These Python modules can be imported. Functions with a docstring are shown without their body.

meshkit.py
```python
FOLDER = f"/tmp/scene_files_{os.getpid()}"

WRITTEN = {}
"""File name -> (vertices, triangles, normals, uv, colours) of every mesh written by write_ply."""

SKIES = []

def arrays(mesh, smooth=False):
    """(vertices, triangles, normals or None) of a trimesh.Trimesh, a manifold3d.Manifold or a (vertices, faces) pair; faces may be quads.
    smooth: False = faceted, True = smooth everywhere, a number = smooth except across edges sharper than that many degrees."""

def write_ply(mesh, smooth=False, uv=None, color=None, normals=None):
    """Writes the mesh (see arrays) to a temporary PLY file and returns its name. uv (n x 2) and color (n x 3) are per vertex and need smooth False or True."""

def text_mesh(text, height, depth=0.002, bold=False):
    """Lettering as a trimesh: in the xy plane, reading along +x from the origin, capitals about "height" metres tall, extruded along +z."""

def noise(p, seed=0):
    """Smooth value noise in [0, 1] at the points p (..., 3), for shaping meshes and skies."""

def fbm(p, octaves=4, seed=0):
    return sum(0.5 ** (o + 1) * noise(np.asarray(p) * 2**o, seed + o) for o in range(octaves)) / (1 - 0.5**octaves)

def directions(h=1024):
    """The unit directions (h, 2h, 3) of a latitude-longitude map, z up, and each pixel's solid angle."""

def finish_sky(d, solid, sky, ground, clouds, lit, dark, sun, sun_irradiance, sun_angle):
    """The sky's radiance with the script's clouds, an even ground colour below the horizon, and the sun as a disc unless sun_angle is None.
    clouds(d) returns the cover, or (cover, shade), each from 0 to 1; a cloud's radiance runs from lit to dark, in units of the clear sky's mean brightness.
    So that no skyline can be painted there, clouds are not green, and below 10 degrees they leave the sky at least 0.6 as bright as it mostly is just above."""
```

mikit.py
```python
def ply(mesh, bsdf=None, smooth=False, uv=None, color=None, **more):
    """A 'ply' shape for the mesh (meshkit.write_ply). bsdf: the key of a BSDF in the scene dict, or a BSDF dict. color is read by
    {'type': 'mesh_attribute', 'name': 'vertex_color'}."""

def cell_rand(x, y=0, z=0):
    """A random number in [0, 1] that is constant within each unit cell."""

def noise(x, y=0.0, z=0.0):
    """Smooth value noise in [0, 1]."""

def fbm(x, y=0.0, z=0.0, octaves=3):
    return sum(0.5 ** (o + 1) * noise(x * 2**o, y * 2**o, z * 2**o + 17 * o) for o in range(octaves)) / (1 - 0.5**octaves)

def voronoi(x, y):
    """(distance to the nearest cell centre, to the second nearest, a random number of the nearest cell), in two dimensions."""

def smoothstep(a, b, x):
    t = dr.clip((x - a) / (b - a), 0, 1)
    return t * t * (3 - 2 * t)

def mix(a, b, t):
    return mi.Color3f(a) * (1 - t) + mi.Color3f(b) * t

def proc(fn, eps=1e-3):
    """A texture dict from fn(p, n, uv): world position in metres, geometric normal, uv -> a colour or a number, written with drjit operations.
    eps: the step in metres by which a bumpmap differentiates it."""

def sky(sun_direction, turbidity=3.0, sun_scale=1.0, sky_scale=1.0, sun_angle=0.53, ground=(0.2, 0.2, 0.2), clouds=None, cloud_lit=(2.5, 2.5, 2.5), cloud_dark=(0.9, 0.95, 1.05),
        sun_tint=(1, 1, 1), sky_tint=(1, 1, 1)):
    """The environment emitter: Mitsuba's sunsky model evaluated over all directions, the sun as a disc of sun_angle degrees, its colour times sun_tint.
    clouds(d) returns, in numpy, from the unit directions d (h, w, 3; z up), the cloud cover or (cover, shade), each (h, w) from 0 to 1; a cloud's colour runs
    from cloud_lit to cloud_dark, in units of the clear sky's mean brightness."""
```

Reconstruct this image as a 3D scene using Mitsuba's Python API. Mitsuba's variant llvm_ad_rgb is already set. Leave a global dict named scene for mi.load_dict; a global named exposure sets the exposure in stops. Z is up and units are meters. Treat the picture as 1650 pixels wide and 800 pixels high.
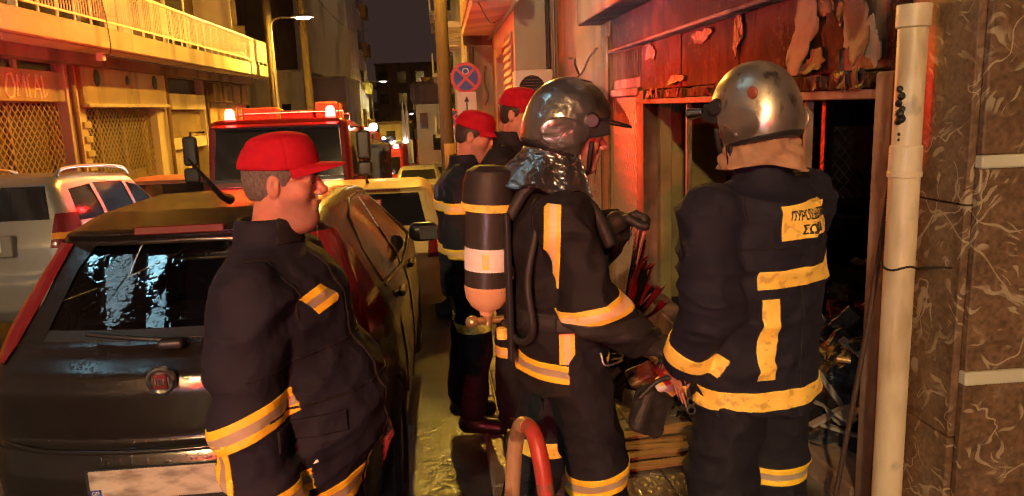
import math, random
import numpy as np, trimesh, mitsuba as mi, drjit as dr
import manifold3d as m3
import shapely
from shapely.geometry import Polygon, LineString
from scipy import ndimage
import mikit, meshkit
from mikit import proc, ply

T = mi.ScalarTransform4f
random.seed(7)
rng = np.random.default_rng(7)
scene, labels = {}, {}
V = lambda *a: np.array(a, float)

# ---------------------------------------------------------------- camera, light, exposure
EYE = V(0, 0, 1.85)
scene['camera'] = {'type': 'perspective', 'fov': 2 * math.degrees(math.atan(825 / 1220.)), 'fov_axis': 'x', 'near_clip': 0.05, 'far_clip': 2000.0,
                   'to_world': T().look_at(origin=EYE.tolist(), target=(EYE + V(0.08427467, 0.97921712, -0.1844766)).tolist(), up=[0.05165215, 0.18059332, 0.98220065])}
exposure = 0.95
_sky = mikit.sky((0.3, -1, 0.12), turbidity=4, sun_scale=0.0, sky_scale=0.5, clouds=lambda d: 1.0, cloud_lit=(1.15, 0.66, 0.54), cloud_dark=(.85, 0.48, 0.42), sky_tint=(1.0, .6, .6), ground=(0.05, 0.04, 0.04))
_sky['sampling_weight'] = 3.0
scene['sky'] = _sky
SODIUM = V(1.0, 0.495, 0.05)      # the street lamps down the street
WARM = V(1.0, 0.65, 0.28)         # the lamp behind the camera
LAMP_POWER, NEAR_POWER, RED_POWER = 2500.0, 8500.0, 1500.0

# ---------------------------------------------------------------- ground profile
def _ss(a, b, x):
    t = np.clip((np.asarray(x, float) - a) / (b - a), 0, 1)
    return t * t * (3 - 2 * t)
_gy = np.linspace(-60, 400, 4601)
_gs = 0.065 * _ss(-3, 4.5, _gy) * (1 - _ss(60, 120, _gy))
_gz = -np.cumsum(_gs) * (_gy[1] - _gy[0]); _gz += .085 - np.interp(2.5, _gy, _gz)
def ground(y): return np.interp(y, _gy, _gz)
def slope_deg(y): return -math.degrees(math.atan(float(np.interp(y, _gy, _gs))))

# ---------------------------------------------------------------- naming
def numbered(key):
    if key not in scene and key not in labels and not any(k.startswith(key + '__') for k in scene): return key
    i = 1
    while True:
        k = f'{key}_{i:03d}'
        if k not in scene and k not in labels and not any(q.startswith(k + '__') for q in scene): return k
        i += 1
_used = set()
def fresh(key):
    k, i = key, 0
    while k in _used:
        i += 1; k = f'{key}_{i:03d}'
    _used.add(k); return k
def thing(name, label, cat, group=None, kind=None):
    k = fresh(name); labels[k] = {'label': label}
    if cat: labels[k]['category'] = cat
    if group: labels[k]['group'] = group
    if kind: labels[k]['kind'] = kind
    return k
def part(holder, name, mesh, bsdf, smooth=False, label=None, kind=None, **kw):
    k = fresh(holder + '__' + name) if holder else fresh(name)
    shape = mesh if isinstance(mesh, dict) else ply(mesh, bsdf, smooth, **kw)
    scene[k] = shape
    if label or kind:
        labels[k] = {}
        if label: labels[k]['label'] = label
        if kind: labels[k]['kind'] = kind
    return k
def single(name, mesh, bsdf, label, cat, smooth=False, group=None, kind=None, **kw):
    k = thing(name, label, cat, group, kind)
    scene[k] = ply(mesh, bsdf, smooth, **kw)
    return k
def struct(name, mesh, bsdf, smooth=False, label=None, **kw):
    k = fresh(name)
    if mesh is not None: scene[k] = ply(mesh, bsdf, smooth, **kw)
    labels[k] = {'kind': 'structure'}
    if label: labels[k]['label'] = label
    return k

# ---------------------------------------------------------------- meshes
cat = trimesh.util.concatenate
def mesh_of(man):
    m = man.to_mesh(); return trimesh.Trimesh(np.array(m.vert_properties[:, :3], float), np.array(m.tri_verts), process=False)
def rot(axis, deg):
    return trimesh.transformations.rotation_matrix(math.radians(deg), axis)
def moved(m, loc=(0, 0, 0), rx=0, ry=0, rz=0, s=None):
    m = m.copy()
    if s is not None: m.apply_transform(np.diag([*(np.broadcast_to(s, 3)), 1.0]))
    if rx: m.apply_transform(rot([1, 0, 0], rx))
    if ry: m.apply_transform(rot([0, 1, 0], ry))
    if rz: m.apply_transform(rot([0, 0, 1], rz))
    m.apply_translation(loc); return m
def box(x0, x1, y0, y1, z0, z1):
    x0, x1 = sorted((x0, x1)); y0, y1 = sorted((y0, y1)); z0, z1 = sorted((z0, z1))
    m = trimesh.creation.box(extents=(x1 - x0, y1 - y0, z1 - z0)); m.apply_translation(((x0 + x1) / 2, (y0 + y1) / 2, (z0 + z1) / 2)); return m
def cbox(x0, x1, y0, y1, z0, z1, c=0.01):
    "box with chamfered edges"
    x0, x1 = sorted((x0, x1)); y0, y1 = sorted((y0, y1)); z0, z1 = sorted((z0, z1))
    c = min(c, .45 * min(x1 - x0, y1 - y0, z1 - z0)); pts = []
    for X, sx in ((x0, 1), (x1, -1)):
        for Y, sy in ((y0, 1), (y1, -1)):
            for Z, sz in ((z0, 1), (z1, -1)):
                pts += [(X, Y + sy * c, Z + sz * c), (X + sx * c, Y, Z + sz * c), (X + sx * c, Y + sy * c, Z)]
    return mesh_of(m3.Manifold.hull_points(np.array(pts, float)))
def rbox(x0, x1, y0, y1, z0, z1, r=0.03, seg=12):
    s = m3.Manifold.sphere(r, seg); out = []
    for X in (x0 + r, x1 - r):
        for Y in (y0 + r, y1 - r):
            for Z in (z0 + r, z1 - r): out.append(s.translate((X, Y, Z)))
    return mesh_of(m3.Manifold.batch_hull(out))
def cyl(p, q, r, r2=None, n=16):
    p, q = np.asarray(p, float), np.asarray(q, float); r2 = r if r2 is None else r2
    return tube([p, q], [r, r2], n)
def tube(pts, radii, n=10, caps=True):
    p = np.asarray(pts, float); r = np.broadcast_to(radii, (len(p),)).astype(float)
    t = np.gradient(p, axis=0); t /= np.linalg.norm(t, axis=1, keepdims=True) + 1e-12
    a = np.zeros_like(p); u = np.array([0, 0, 1.0]) if abs(t[0][2]) < .9 else np.array([1.0, 0, 0])
    for i in range(len(p)):
        u = u - (u @ t[i]) * t[i]; u /= np.linalg.norm(u) + 1e-12; a[i] = u
    b = np.cross(t, a); ang = np.arange(n) * 2 * np.pi / n
    v = (p[:, None] + r[:, None, None] * (np.cos(ang)[None, :, None] * a[:, None] + np.sin(ang)[None, :, None] * b[:, None])).reshape(-1, 3)
    f = []
    for i in range(len(p) - 1):
        for j in range(n):
            A, B, C_, D = i * n + j, i * n + (j + 1) % n, (i + 1) * n + (j + 1) % n, (i + 1) * n + j
            f += [(A, B, C_), (A, C_, D)]
    if caps:
        v = np.vstack([v, p[:1], p[-1:]]); k = len(v)
        for j in range(n):
            f += [(k - 2, (j + 1) % n, j), (k - 1, (len(p) - 1) * n + j, (len(p) - 1) * n + (j + 1) % n)]
    return trimesh.Trimesh(v, np.array(f), process=False)
def bez(*pts, n=14):
    "Catmull-Rom through points"
    p = np.asarray(pts, float); out = []
    q = np.vstack([2 * p[0] - p[1], p, 2 * p[-1] - p[-2]])
    for i in range(1, len(q) - 2):
        for t in np.linspace(0, 1, n, endpoint=(i == len(q) - 3)):
            a, b, c, d = q[i - 1:i + 3]
            out.append(.5 * (2 * b + (c - a) * t + (2 * a - 5 * b + 4 * c - d) * t * t + (3 * b - 3 * c + d - a) * t ** 3))
    return np.array(out)
def lathe(prof, n=24, center=(0, 0, 0)):
    p = np.asarray(prof, float)
    m = trimesh.creation.revolve(p, sections=n)
    if m.volume < 0: m.invert()
    m.apply_translation(center); return m
def prism(poly, depth, plane='xy', at=0.0, c=0):
    "extrude a polygon. plane xy: along +z from z=at; yz: polygon (y,z) along +x; xz: polygon (x,z) along +y"
    P = poly if isinstance(poly, shapely.geometry.base.BaseGeometry) else Polygon(poly)
    gs = [g for g in getattr(P, 'geoms', [P]) if g.area > 1e-9]
    m = cat([trimesh.creation.extrude_polygon(g, depth, engine='earcut') for g in gs])
    if plane == 'yz': m.apply_transform(np.array([[0, 0, 1, 0], [1, 0, 0, 0], [0, 1, 0, 0], [0, 0, 0, 1.0]])); m.apply_translation((at, 0, 0))
    elif plane == 'xz':
        m.apply_transform(np.array([[1, 0, 0, 0], [0, 0, 1, 0], [0, 1, 0, 0], [0, 0, 0, 1.0]])); m.invert(); m.apply_translation((0, at, 0))
    else: m.apply_translation((0, 0, at))
    return m
def sphere(c, r, sub=3, s=(1, 1, 1)):
    m = trimesh.creation.icosphere(subdivisions=sub, radius=1.0); m.apply_transform(np.diag([*(np.asarray(s, float) * r), 1.0])); m.apply_translation(c); return m
def hull(*pts_r, seg=12):
    return m3.Manifold.batch_hull([m3.Manifold.sphere(r, seg).translate(tuple(map(float, p))) for p, r in pts_r])
def rough(m, amp, freq, seed=0, normal=True):
    "displace vertices with noise"
    m = m.copy(); n = m.vertex_normals
    d = (meshkit.fbm(m.vertices * freq, 3, seed) - .5) * 2 * amp
    m.vertices = m.vertices + n * d[:, None]; return m
def subdiv(m, edge):
    v, f = trimesh.remesh.subdivide_to_size(m.vertices, m.faces, edge); m = trimesh.Trimesh(v, f); m.merge_vertices(); return m

# ---------------------------------------------------------------- signed distance bodies
class Body:
    "a solid on a grid: capsules, ellipsoids and boxes blended together, then meshed by surface nets"
    def __init__(self, lo, hi, h):
        self.lo, self.h = np.asarray(lo, float), h
        self.n = np.ceil((np.asarray(hi, float) - self.lo) / h).astype(int) + 1
        self.f = np.full(self.n, 1.0, np.float32)
    def _sub(self, lo, hi):
        a = np.clip(np.floor((np.asarray(lo) - self.lo) / self.h).astype(int), 0, self.n); b = np.clip(np.ceil((np.asarray(hi) - self.lo) / self.h).astype(int) + 1, 0, self.n)
        if (b - a).min() <= 0: return None, None
        g = np.stack(np.meshgrid(*[self.lo[i] + self.h * np.arange(a[i], b[i]) for i in range(3)], indexing='ij'), -1).astype(np.float32)
        return tuple(slice(a[i], b[i]) for i in range(3)), g
    def blend(self, sl, d, k, mode='add'):
        f = self.f[sl]
        if mode == 'add':
            h = np.maximum(k - np.abs(f - d), 0) / max(k, 1e-6); self.f[sl] = np.minimum(f, d) - h * h * k * .25
        elif mode == 'cut':
            d = -d; h = np.maximum(k - np.abs(f - d), 0) / max(k, 1e-6); self.f[sl] = np.maximum(f, d) + h * h * k * .25
    def cap(self, p, q, r1, r2=None, k=.02, mode='add', flat=None):
        "rounded cone from p to q; flat=(axis vector, factor): squash across that axis"
        p, q = np.asarray(p, float), np.asarray(q, float); r2 = r1 if r2 is None else r2
        R = max(r1, r2) + k + .05
        sl, g = self._sub(np.minimum(p, q) - R, np.maximum(p, q) + R)
        if sl is None: return self
        a = (q - p).astype(np.float32); L2 = float(a @ a); w = g - p.astype(np.float32)
        t = np.clip((w @ a) / max(L2, 1e-9), 0, 1); d = w - t[..., None] * a
        if flat is not None:
            ax = np.asarray(flat[0], np.float32); ax = ax / np.linalg.norm(ax); d = d + (d @ ax)[..., None] * ax * (1 / flat[1] - 1)
        self.blend(sl, np.sqrt((d * d).sum(-1)) - (r1 + (r2 - r1) * t), k, mode); return self
    def ell(self, c, r, k=.02, mode='add', R=None):
        c, r = np.asarray(c, float), np.broadcast_to(np.asarray(r, float), 3); m = (r.max() if R is not None else r) + k + .04
        sl, g = self._sub(c - m, c + m)
        if sl is None: return self
        w = g - c.astype(np.float32)
        if R is not None: w = w @ np.asarray(R, np.float32)
        s = w / r.astype(np.float32); k0 = np.sqrt((s * s).sum(-1)); k1 = np.sqrt(((s / r.astype(np.float32)) ** 2).sum(-1)) + 1e-6
        self.blend(sl, k0 * (k0 - 1) / k1, k, mode); return self
    def rb(self, c, hs, r=.02, k=.02, mode='add', R=None):
        "rounded box, half sizes hs"
        c, hs = np.asarray(c, float), np.asarray(hs, float); m = np.linalg.norm(hs) + k + .04 if R is not None else hs + k + .04
        sl, g = self._sub(c - m, c + m)
        if sl is None: return self
        w = g - c.astype(np.float32)
        if R is not None: w = w @ np.asarray(R, np.float32)
        q = np.abs(w) - (hs - r).astype(np.float32)
        self.blend(sl, np.sqrt((np.maximum(q, 0) ** 2).sum(-1)) + np.minimum(q.max(-1), 0) - r, k, mode); return self
    def plane(self, p, n, k=.005):
        "keep the side the normal points away from"
        n = np.asarray(n, float); n /= np.linalg.norm(n)
        sl, g = self._sub(self.lo, self.lo + self.h * (self.n - 1))
        self.blend(sl, -((g - np.asarray(p, np.float32)) @ n.astype(np.float32)), k, 'cut'); return self
    def mesh(self, smooth=2, fold=None):
        if fold is not None:
            sl, g = self._sub(self.lo, self.lo + self.h * (self.n - 1)); near = np.abs(self.f) < .05
            self.f[near] += fold(g[near])
        return nets(self.f, self.lo, self.h, smooth)
def nets(f, lo, h, smooth=2):
    s = f < 0
    n = np.array(f.shape) - 1
    cnt = np.zeros(n, np.float32); acc = np.zeros((*n, 3), np.float32)
    sl = lambda o: tuple(slice(o[i], o[i] + n[i]) for i in range(3))
    corners = [(a, b, c) for a in (0, 1) for b in (0, 1) for c in (0, 1)]
    ssum = sum(s[sl(c)].astype(np.int8) for c in corners)
    act = np.argwhere((ssum > 0) & (ssum < 8))
    idx = np.full(n, -1, np.int64); idx[tuple(act.T)] = np.arange(len(act))
    F = np.stack([f[tuple((act + c).T)] for c in corners], 1)
    pos, w = np.zeros((len(act), 3)), np.zeros(len(act))
    for i, a in enumerate(corners):
        for j, b in enumerate(corners):
            if i < j and sum(x != y for x, y in zip(a, b)) == 1:
                fa, fb = F[:, i], F[:, j]; cr = (fa < 0) != (fb < 0)
                t = np.where(cr, fa / np.where(cr, fa - fb, 1), 0)
                pos += np.where(cr[:, None], np.array(a) + t[:, None] * (np.array(b) - np.array(a)), 0); w += cr
    v = lo + h * (act + pos / w[:, None]); faces = []
    for ax in range(3):
        o = [0, 0, 0]; o[ax] = 1
        A = s[tuple(slice(0, s.shape[i] - o[i]) for i in range(3))]; B = s[tuple(slice(o[i], None) for i in range(3))]
        e = np.argwhere(A != B); u, w2 = (ax + 1) % 3, (ax + 2) % 3
        e = e[(e[:, u] > 0) & (e[:, w2] > 0) & (e[:, u] < n[u]) & (e[:, w2] < n[w2]) & (e[:, ax] < n[ax])]
        du, dw = np.zeros(3, int), np.zeros(3, int); du[u] = 1; dw[w2] = 1
        q = np.stack([idx[tuple((e - du - dw).T)], idx[tuple((e - dw).T)], idx[tuple(e.T)], idx[tuple((e - du).T)]], 1)
        fl = A[tuple(e.T)]; q = np.where(fl[:, None], q, q[:, ::-1]); faces.append(q)
    q = np.vstack(faces); q = q[(q >= 0).all(1)]
    m = trimesh.Trimesh(v, np.vstack([q[:, [0, 1, 2]], q[:, [0, 2, 3]]]), process=False)
    if smooth: trimesh.smoothing.filter_taubin(m, lamb=.45, nu=.46, iterations=smooth * 3)
    return m

# ---------------------------------------------------------------- cutting a surface along planes
def slc(m, p, n):
    if m is None or len(m.faces) == 0: return None
    r = trimesh.intersections.slice_mesh_plane(m, np.asarray(n, float), np.asarray(p, float))
    return r if r is not None and len(r.faces) else None
def split(m, planes):
    "planes [(point, normal)]: (inside all the half spaces n.x > n.p, everything else)"
    out, cur = [], m
    for p, n in planes:
        o = slc(cur, p, -np.asarray(n, float)); cur = slc(cur, p, n)
        if o is not None: out.append(o)
        if cur is None: break
    return cur, (cat(out) if out else None)
def faces_where(m, fn):
    k = fn(m.triangles_center, m.face_normals); a = m.submesh([np.nonzero(k)[0]], append=True, repair=False) if k.any() else None
    b = m.submesh([np.nonzero(~k)[0]], append=True, repair=False) if (~k).any() else None
    return a, b
def weld(m):
    m = m.copy(); m.merge_vertices(); return m
def puff(m, t, normals_from=None):
    "moves a surface out along its normals by t"
    m = weld(m); m.vertices = m.vertices + m.vertex_normals * t; return m
def shell(m, t):
    "a surface patch given thickness t outwards, with its edges closed"
    m = weld(m); n = m.vertex_normals; v0, v1 = m.vertices - n * .002, m.vertices + n * t; k = len(v0)
    e = m.edges; es = np.sort(e, 1); u, inv, c = np.unique(es, axis=0, return_inverse=True, return_counts=True); b = e[c[inv.ravel()] == 1]
    f = [m.faces + k]
    if len(b): f += [np.stack([b[:, 0], b[:, 1], b[:, 1] + k], 1), np.stack([b[:, 0], b[:, 1] + k, b[:, 0] + k], 1)]
    return trimesh.Trimesh(np.vstack([v0, v1]), np.vstack(f), process=False)
# ---------------------------------------------------------------- materials
from mikit import noise, fbm, voronoi, cell_rand, smoothstep, mix
def rgb(*c): return {'type': 'rgb', 'value': [float(x) for x in c]}
def mat(key, color, rough=.6, metal=0.0, spec=.5, bump=None, bump_scale=1.0, eps=1e-3, two=True, **kw):
    b = {'type': 'principled', 'base_color': color if isinstance(color, dict) else rgb(*color), 'roughness': rough if isinstance(rough, dict) else float(rough), 'metallic': float(metal), 'specular': float(spec), **kw}
    if bump is not None: b = {'type': 'bumpmap', 'arbitrary': proc(bump, eps), 'scale': float(bump_scale), 'bsdf': b}
    if two: b = {'type': 'twosided', 'bsdf': b}
    scene[key] = b; return key
C3 = mi.Color3f
def ramp2(a, b): return lambda t: mix(a, b, t)

# ground
def _asphalt(p, n, uv):
    t = fbm(p.x * 1.3, p.y * 1.3, 0, 3); g = noise(p.x * 160, p.y * 160, 0)
    return mix((.016, .015, .014), (.045, .04, .036), dr.clip(t * .7 + g * .35, 0, 1))
def _asphalt_r(p, n, uv): return mi.Float(.10 + .12 * smoothstep(.4, .65, fbm(p.x * .9, p.y * .9, 3, 3)))
mat('m_asphalt', proc(_asphalt), proc(_asphalt_r), bump=lambda p, n, uv: fbm(p.x * 40, p.y * 40, 0, 3), bump_scale=.010, eps=1.5e-3, spec=1.0)
def _slab(p, n, uv):
    k = cell_rand(dr.floor(p.x / .4 + .05), dr.floor(p.y / .4), 5); t = fbm(p.x * 5, p.y * 5, 1, 4)
    soot = smoothstep(.5, .72, fbm(p.x * 1.7, p.y * 1.7, 9, 3) + .12 * smoothstep(.6, 1.6, p.x))
    return mix(mix((.10, .085, .07), (.20, .17, .14), dr.clip(t * .8 + k * .3, 0, 1)), (.018, .016, .014), soot * .85)
def _slab_r(p, n, uv): return mi.Float(.16 + .25 * smoothstep(.42, .7, fbm(p.x * 3, p.y * 3, 5, 3)))
mat('m_paving', proc(_slab), proc(_slab_r), bump=lambda p, n, uv: fbm(p.x * 40, p.y * 40, 0, 3), bump_scale=.009, spec=.9, eps=2e-3)
mat('m_kerb', (.16, .14, .12), .35, bump=lambda p, n, uv: fbm(p.x * 30, p.y * 30, p.z * 30, 3), bump_scale=.006)
# buildings
def plaster(c1, c2, f=1.2, stain=.5, seed=0.0):
    def fn(p, n, uv):
        u = p.x + p.y
        t = fbm(u * f, p.z * f, seed, 4); s = smoothstep(.45, .8, fbm(u * 2.5, p.z * .35, seed + 4, 4))
        return mix(c1, c2, t) * (1 - stain * s)
    return proc(fn)
_pb = lambda p, n, uv: fbm((p.x + p.y) * 45, p.z * 45, 0, 3)
mat('m_plaster', plaster((.50, .44, .34), (.36, .30, .22)), .85, bump=_pb, bump_scale=.006)
mat('m_concrete', plaster((.46, .40, .31), (.34, .29, .22), 2.0, .35, 3.0), .85, bump=_pb, bump_scale=.006)
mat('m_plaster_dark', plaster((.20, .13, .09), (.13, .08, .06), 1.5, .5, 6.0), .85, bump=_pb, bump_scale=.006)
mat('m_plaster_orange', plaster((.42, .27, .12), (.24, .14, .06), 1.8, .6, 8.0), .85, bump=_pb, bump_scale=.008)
mat('m_far_wall', plaster((.66, .62, .6), (.5, .46, .44), .3, .4, 2.0), .9)
mat('m_far_white', (.75, .73, .72), .8)
mat('m_far_dark', plaster((.16, .11, .10), (.10, .07, .07), .3, .4, 5.0), .9)
mat('m_window_dark', (.012, .012, .014), .12, spec=.6)
mat('m_shutter_box', plaster((.36, .29, .19), (.26, .2, .13), 2.2, .45, 11.0), .6)
mat('m_cream', plaster((.62, .53, .40), (.52, .43, .32), 4.0, .3, 12.0), .5)
mat('m_graffiti', (.62, .55, .40), .7)
# marble cladding: dark brown with cream veins
def _vein(u, v, w, f, width):
    a = fbm(u * f * 1.7 + 3.1, v * f * 1.7, w, 3) - .5; b = fbm(u * f * 1.7, v * f * 1.7 + 7.7, w + 5, 3) - .5
    r = dr.abs(fbm(u * f + a * .7, v * f + b * .7, w + 11, 4) - .5)
    return 1 - smoothstep(width * .25, width, r)
def _strokes(u, v, ang, f, w):
    c, q = math.cos(ang), math.sin(ang); a, b = u * c + v * q, -u * q + v * c; wob = (fbm(u * 9, v * 9, w, 2) - .5) * .12
    return smoothstep(.63, .72, fbm(a * f * .22 + wob * 4, (b + wob) * f, w + 3, 2))
def _marble(p, n, uv):
    k = dr.floor((p.z - .855) / .755); u = p.x - p.y + 41.3 + k * 5.7; v = p.z + 17.9
    base = mix((.10, .048, .026), (.20, .105, .060), fbm(u * 12, v * 12, 2, 4)); base = base * (.6 + .8 * fbm(u * 70, v * 70, 6, 2))
    big = _vein(u, v + .55 * u, 1, 1.9, .007) * smoothstep(.42, .58, fbm(u * 3, v * 3, 21, 2))
    mid = _vein(u, v - .4 * u, 31, 5.0, .016) * smoothstep(.50, .60, fbm(u * 5, v * 5, 44, 2))
    m1 = smoothstep(.44, .60, fbm(u * 4.2, v * 4.2, 64, 2)); st = dr.maximum(_strokes(u, v, .8, 62, 5) * m1, _strokes(u, v, -.5, 70, 15) * (1 - m1)) * smoothstep(.40, .56, fbm(u * 11, v * 11, 81, 2))
    return mix(base, (.58, .44, .29), dr.clip(dr.maximum(dr.maximum(big * .65, mid * .7), st * .6), 0, 1) * .75)
mat('m_marble', proc(_marble), .32, spec=.5)
# burnt things
def _char(p, n, uv):
    u = p.y + p.x; t = fbm(u * 2.6, p.z * 3.0, 3, 4); drip = smoothstep(.48, .70, fbm(u * 17, p.z * 1.6, 13, 4)); g = fbm(u * 46, p.z * 34, 23, 3)
    c = mix((.085, .018, .008), (.022, .007, .005), smoothstep(.34, .60, t)); c = mix(c, (.010, .008, .007), drip * .75)
    return mix(c * (.7 + .6 * g), (.16, .075, .040), .55 * smoothstep(.62, .74, g) * smoothstep(.45, .6, fbm(u * 3, p.z * 4, 31, 2)))
mat('m_charred', proc(_char), .8, spec=.12, bump=lambda p, n, uv: fbm((p.x + p.y) * 30, p.z * 30, 0, 3), bump_scale=.006)
def _ash(p, n, uv):
    t = fbm((p.x + p.y) * 6, p.z * 5, 33, 4)
    return mix((.22, .14, .095), (.06, .026, .016), smoothstep(.36, .60, t))
mat('m_peeled', proc(_ash), .7, bump=lambda p, n, uv: fbm((p.x + p.y) * 24, p.z * 24, 0, 3), bump_scale=.006)
mat('m_soot', (.012, .011, .010), .55, bump=lambda p, n, uv: fbm(p.x * 24, p.y * 24, p.z * 24, 3), bump_scale=.03)
mat('m_soot_wet', (.010, .009, .009), .22, bump=lambda p, n, uv: fbm(p.x * 30, p.y * 30, p.z * 30, 3), bump_scale=.03)
mat('m_scorched_frame', plaster((.34, .24, .17), (.11, .06, .04), 7.0, .8, 14.0), .7, spec=.2, bump=lambda p, n, uv: fbm((p.x + p.y) * 40, p.z * 40, 0, 3), bump_scale=.008)
mat('m_scorched_yellow', plaster((.30, .25, .10), (.10, .08, .03), 4.0, .6, 15.0), .5)
mat('m_ash_bits', (.24, .20, .16), .8)
mat('m_shed_wood', proc(lambda p, n, uv: mix((.17, .085, .035), (.40, .23, .10), fbm(p.x * 5 + p.y * 40, p.y * 60, p.z * 60, 3))), .45, bump=lambda p, n, uv: fbm(p.x * 4, p.y * 70, p.z * 70, 3), bump_scale=.01)
mat('m_wood_grey', proc(lambda p, n, uv: mix((.035, .024, .015), (.085, .058, .034), fbm(p.x * 30, p.y * 30, p.z * 1.5, 4))), .8)
# metals, plastics, paint
mat('m_iron_black', (.02, .018, .017), .4, spec=.5)
mat('m_lattice', (.30, .22, .12), .5, metal=.3)
mat('m_panel_dim', plaster((.13, .10, .06), (.07, .05, .03), 2.2, .45, 21.0), .7)
mat('m_grille', (.42, .30, .22), .45, metal=.4)
mat('m_rail', (.72, .64, .55), .5)
mat('m_steel', (.55, .53, .5), .3, metal=1.0)
mat('m_chrome', (.8, .8, .8), .1, metal=1.0)
mat('m_pvc', proc(lambda p, n, uv: mix((.66, .49, .32), (.46, .31, .18), smoothstep(.4, .7, fbm(p.x * 9, p.y * 9, p.z * 3, 4))) * (1 - .4 * smoothstep(.62, .80, fbm(p.x * 9, p.y * 9, p.z * 7, 4)))), .35)
mat('m_white_paint', (.72, .70, .66), .5)
mat('m_black_plastic', (.018, .018, .019), .4)
mat('m_rubber', (.02, .02, .02), .75)
mat('m_red_paint', (.15, .007, .008), .22, clearcoat=.6, clearcoat_gloss=.9)
mat('m_sign_red', (.55, .03, .04), .4)
mat('m_sign_blue', (.02, .045, .28), .4)
mat('m_sign_back', (.6, .58, .55), .5)
mat('m_ac', (.66, .60, .5), .5)
mat('m_glass_dark', (.010, .010, .011), .06, spec=.75)
scene['m_pane'] = {'type': 'thindielectric', 'int_ior': 1.5}
scene['m_wet_pane'] = {'type': 'bumpmap', 'arbitrary': proc(lambda p, n, uv: smoothstep(.5, .8, noise(p.x * 60, p.y * 60, p.z * 60)), 1.5e-3), 'scale': .00018, 'bsdf': {'type': 'thindielectric', 'int_ior': 1.5}}
mat('m_tail_red', (.15, .004, .007), .12, spec=.6, clearcoat=.5)
mat('m_tail_dark', (.10, .004, .008), .12, spec=.6, clearcoat=.5)
mat('m_lens_white', (.6, .58, .55), .15)
mat('m_lens_orange', (.7, .25, .03), .15)
mat('m_plate', (.75, .73, .68), .4)
mat('m_plate_dirty', proc(lambda p, n, uv: mix((.50, .44, .34), (.22, .18, .13), smoothstep(.35, .75, fbm(p.x * 14, p.y * 14, p.z * 30, 4)))), .45)
mat('m_plate_blue', (.03, .06, .3), .4)
mat('m_ink', (.02, .02, .02), .5)
def paint(key, c, rough=.25, metal=.0): mat(key, c, rough, metal, clearcoat=1.0, clearcoat_gloss=.95)
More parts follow.
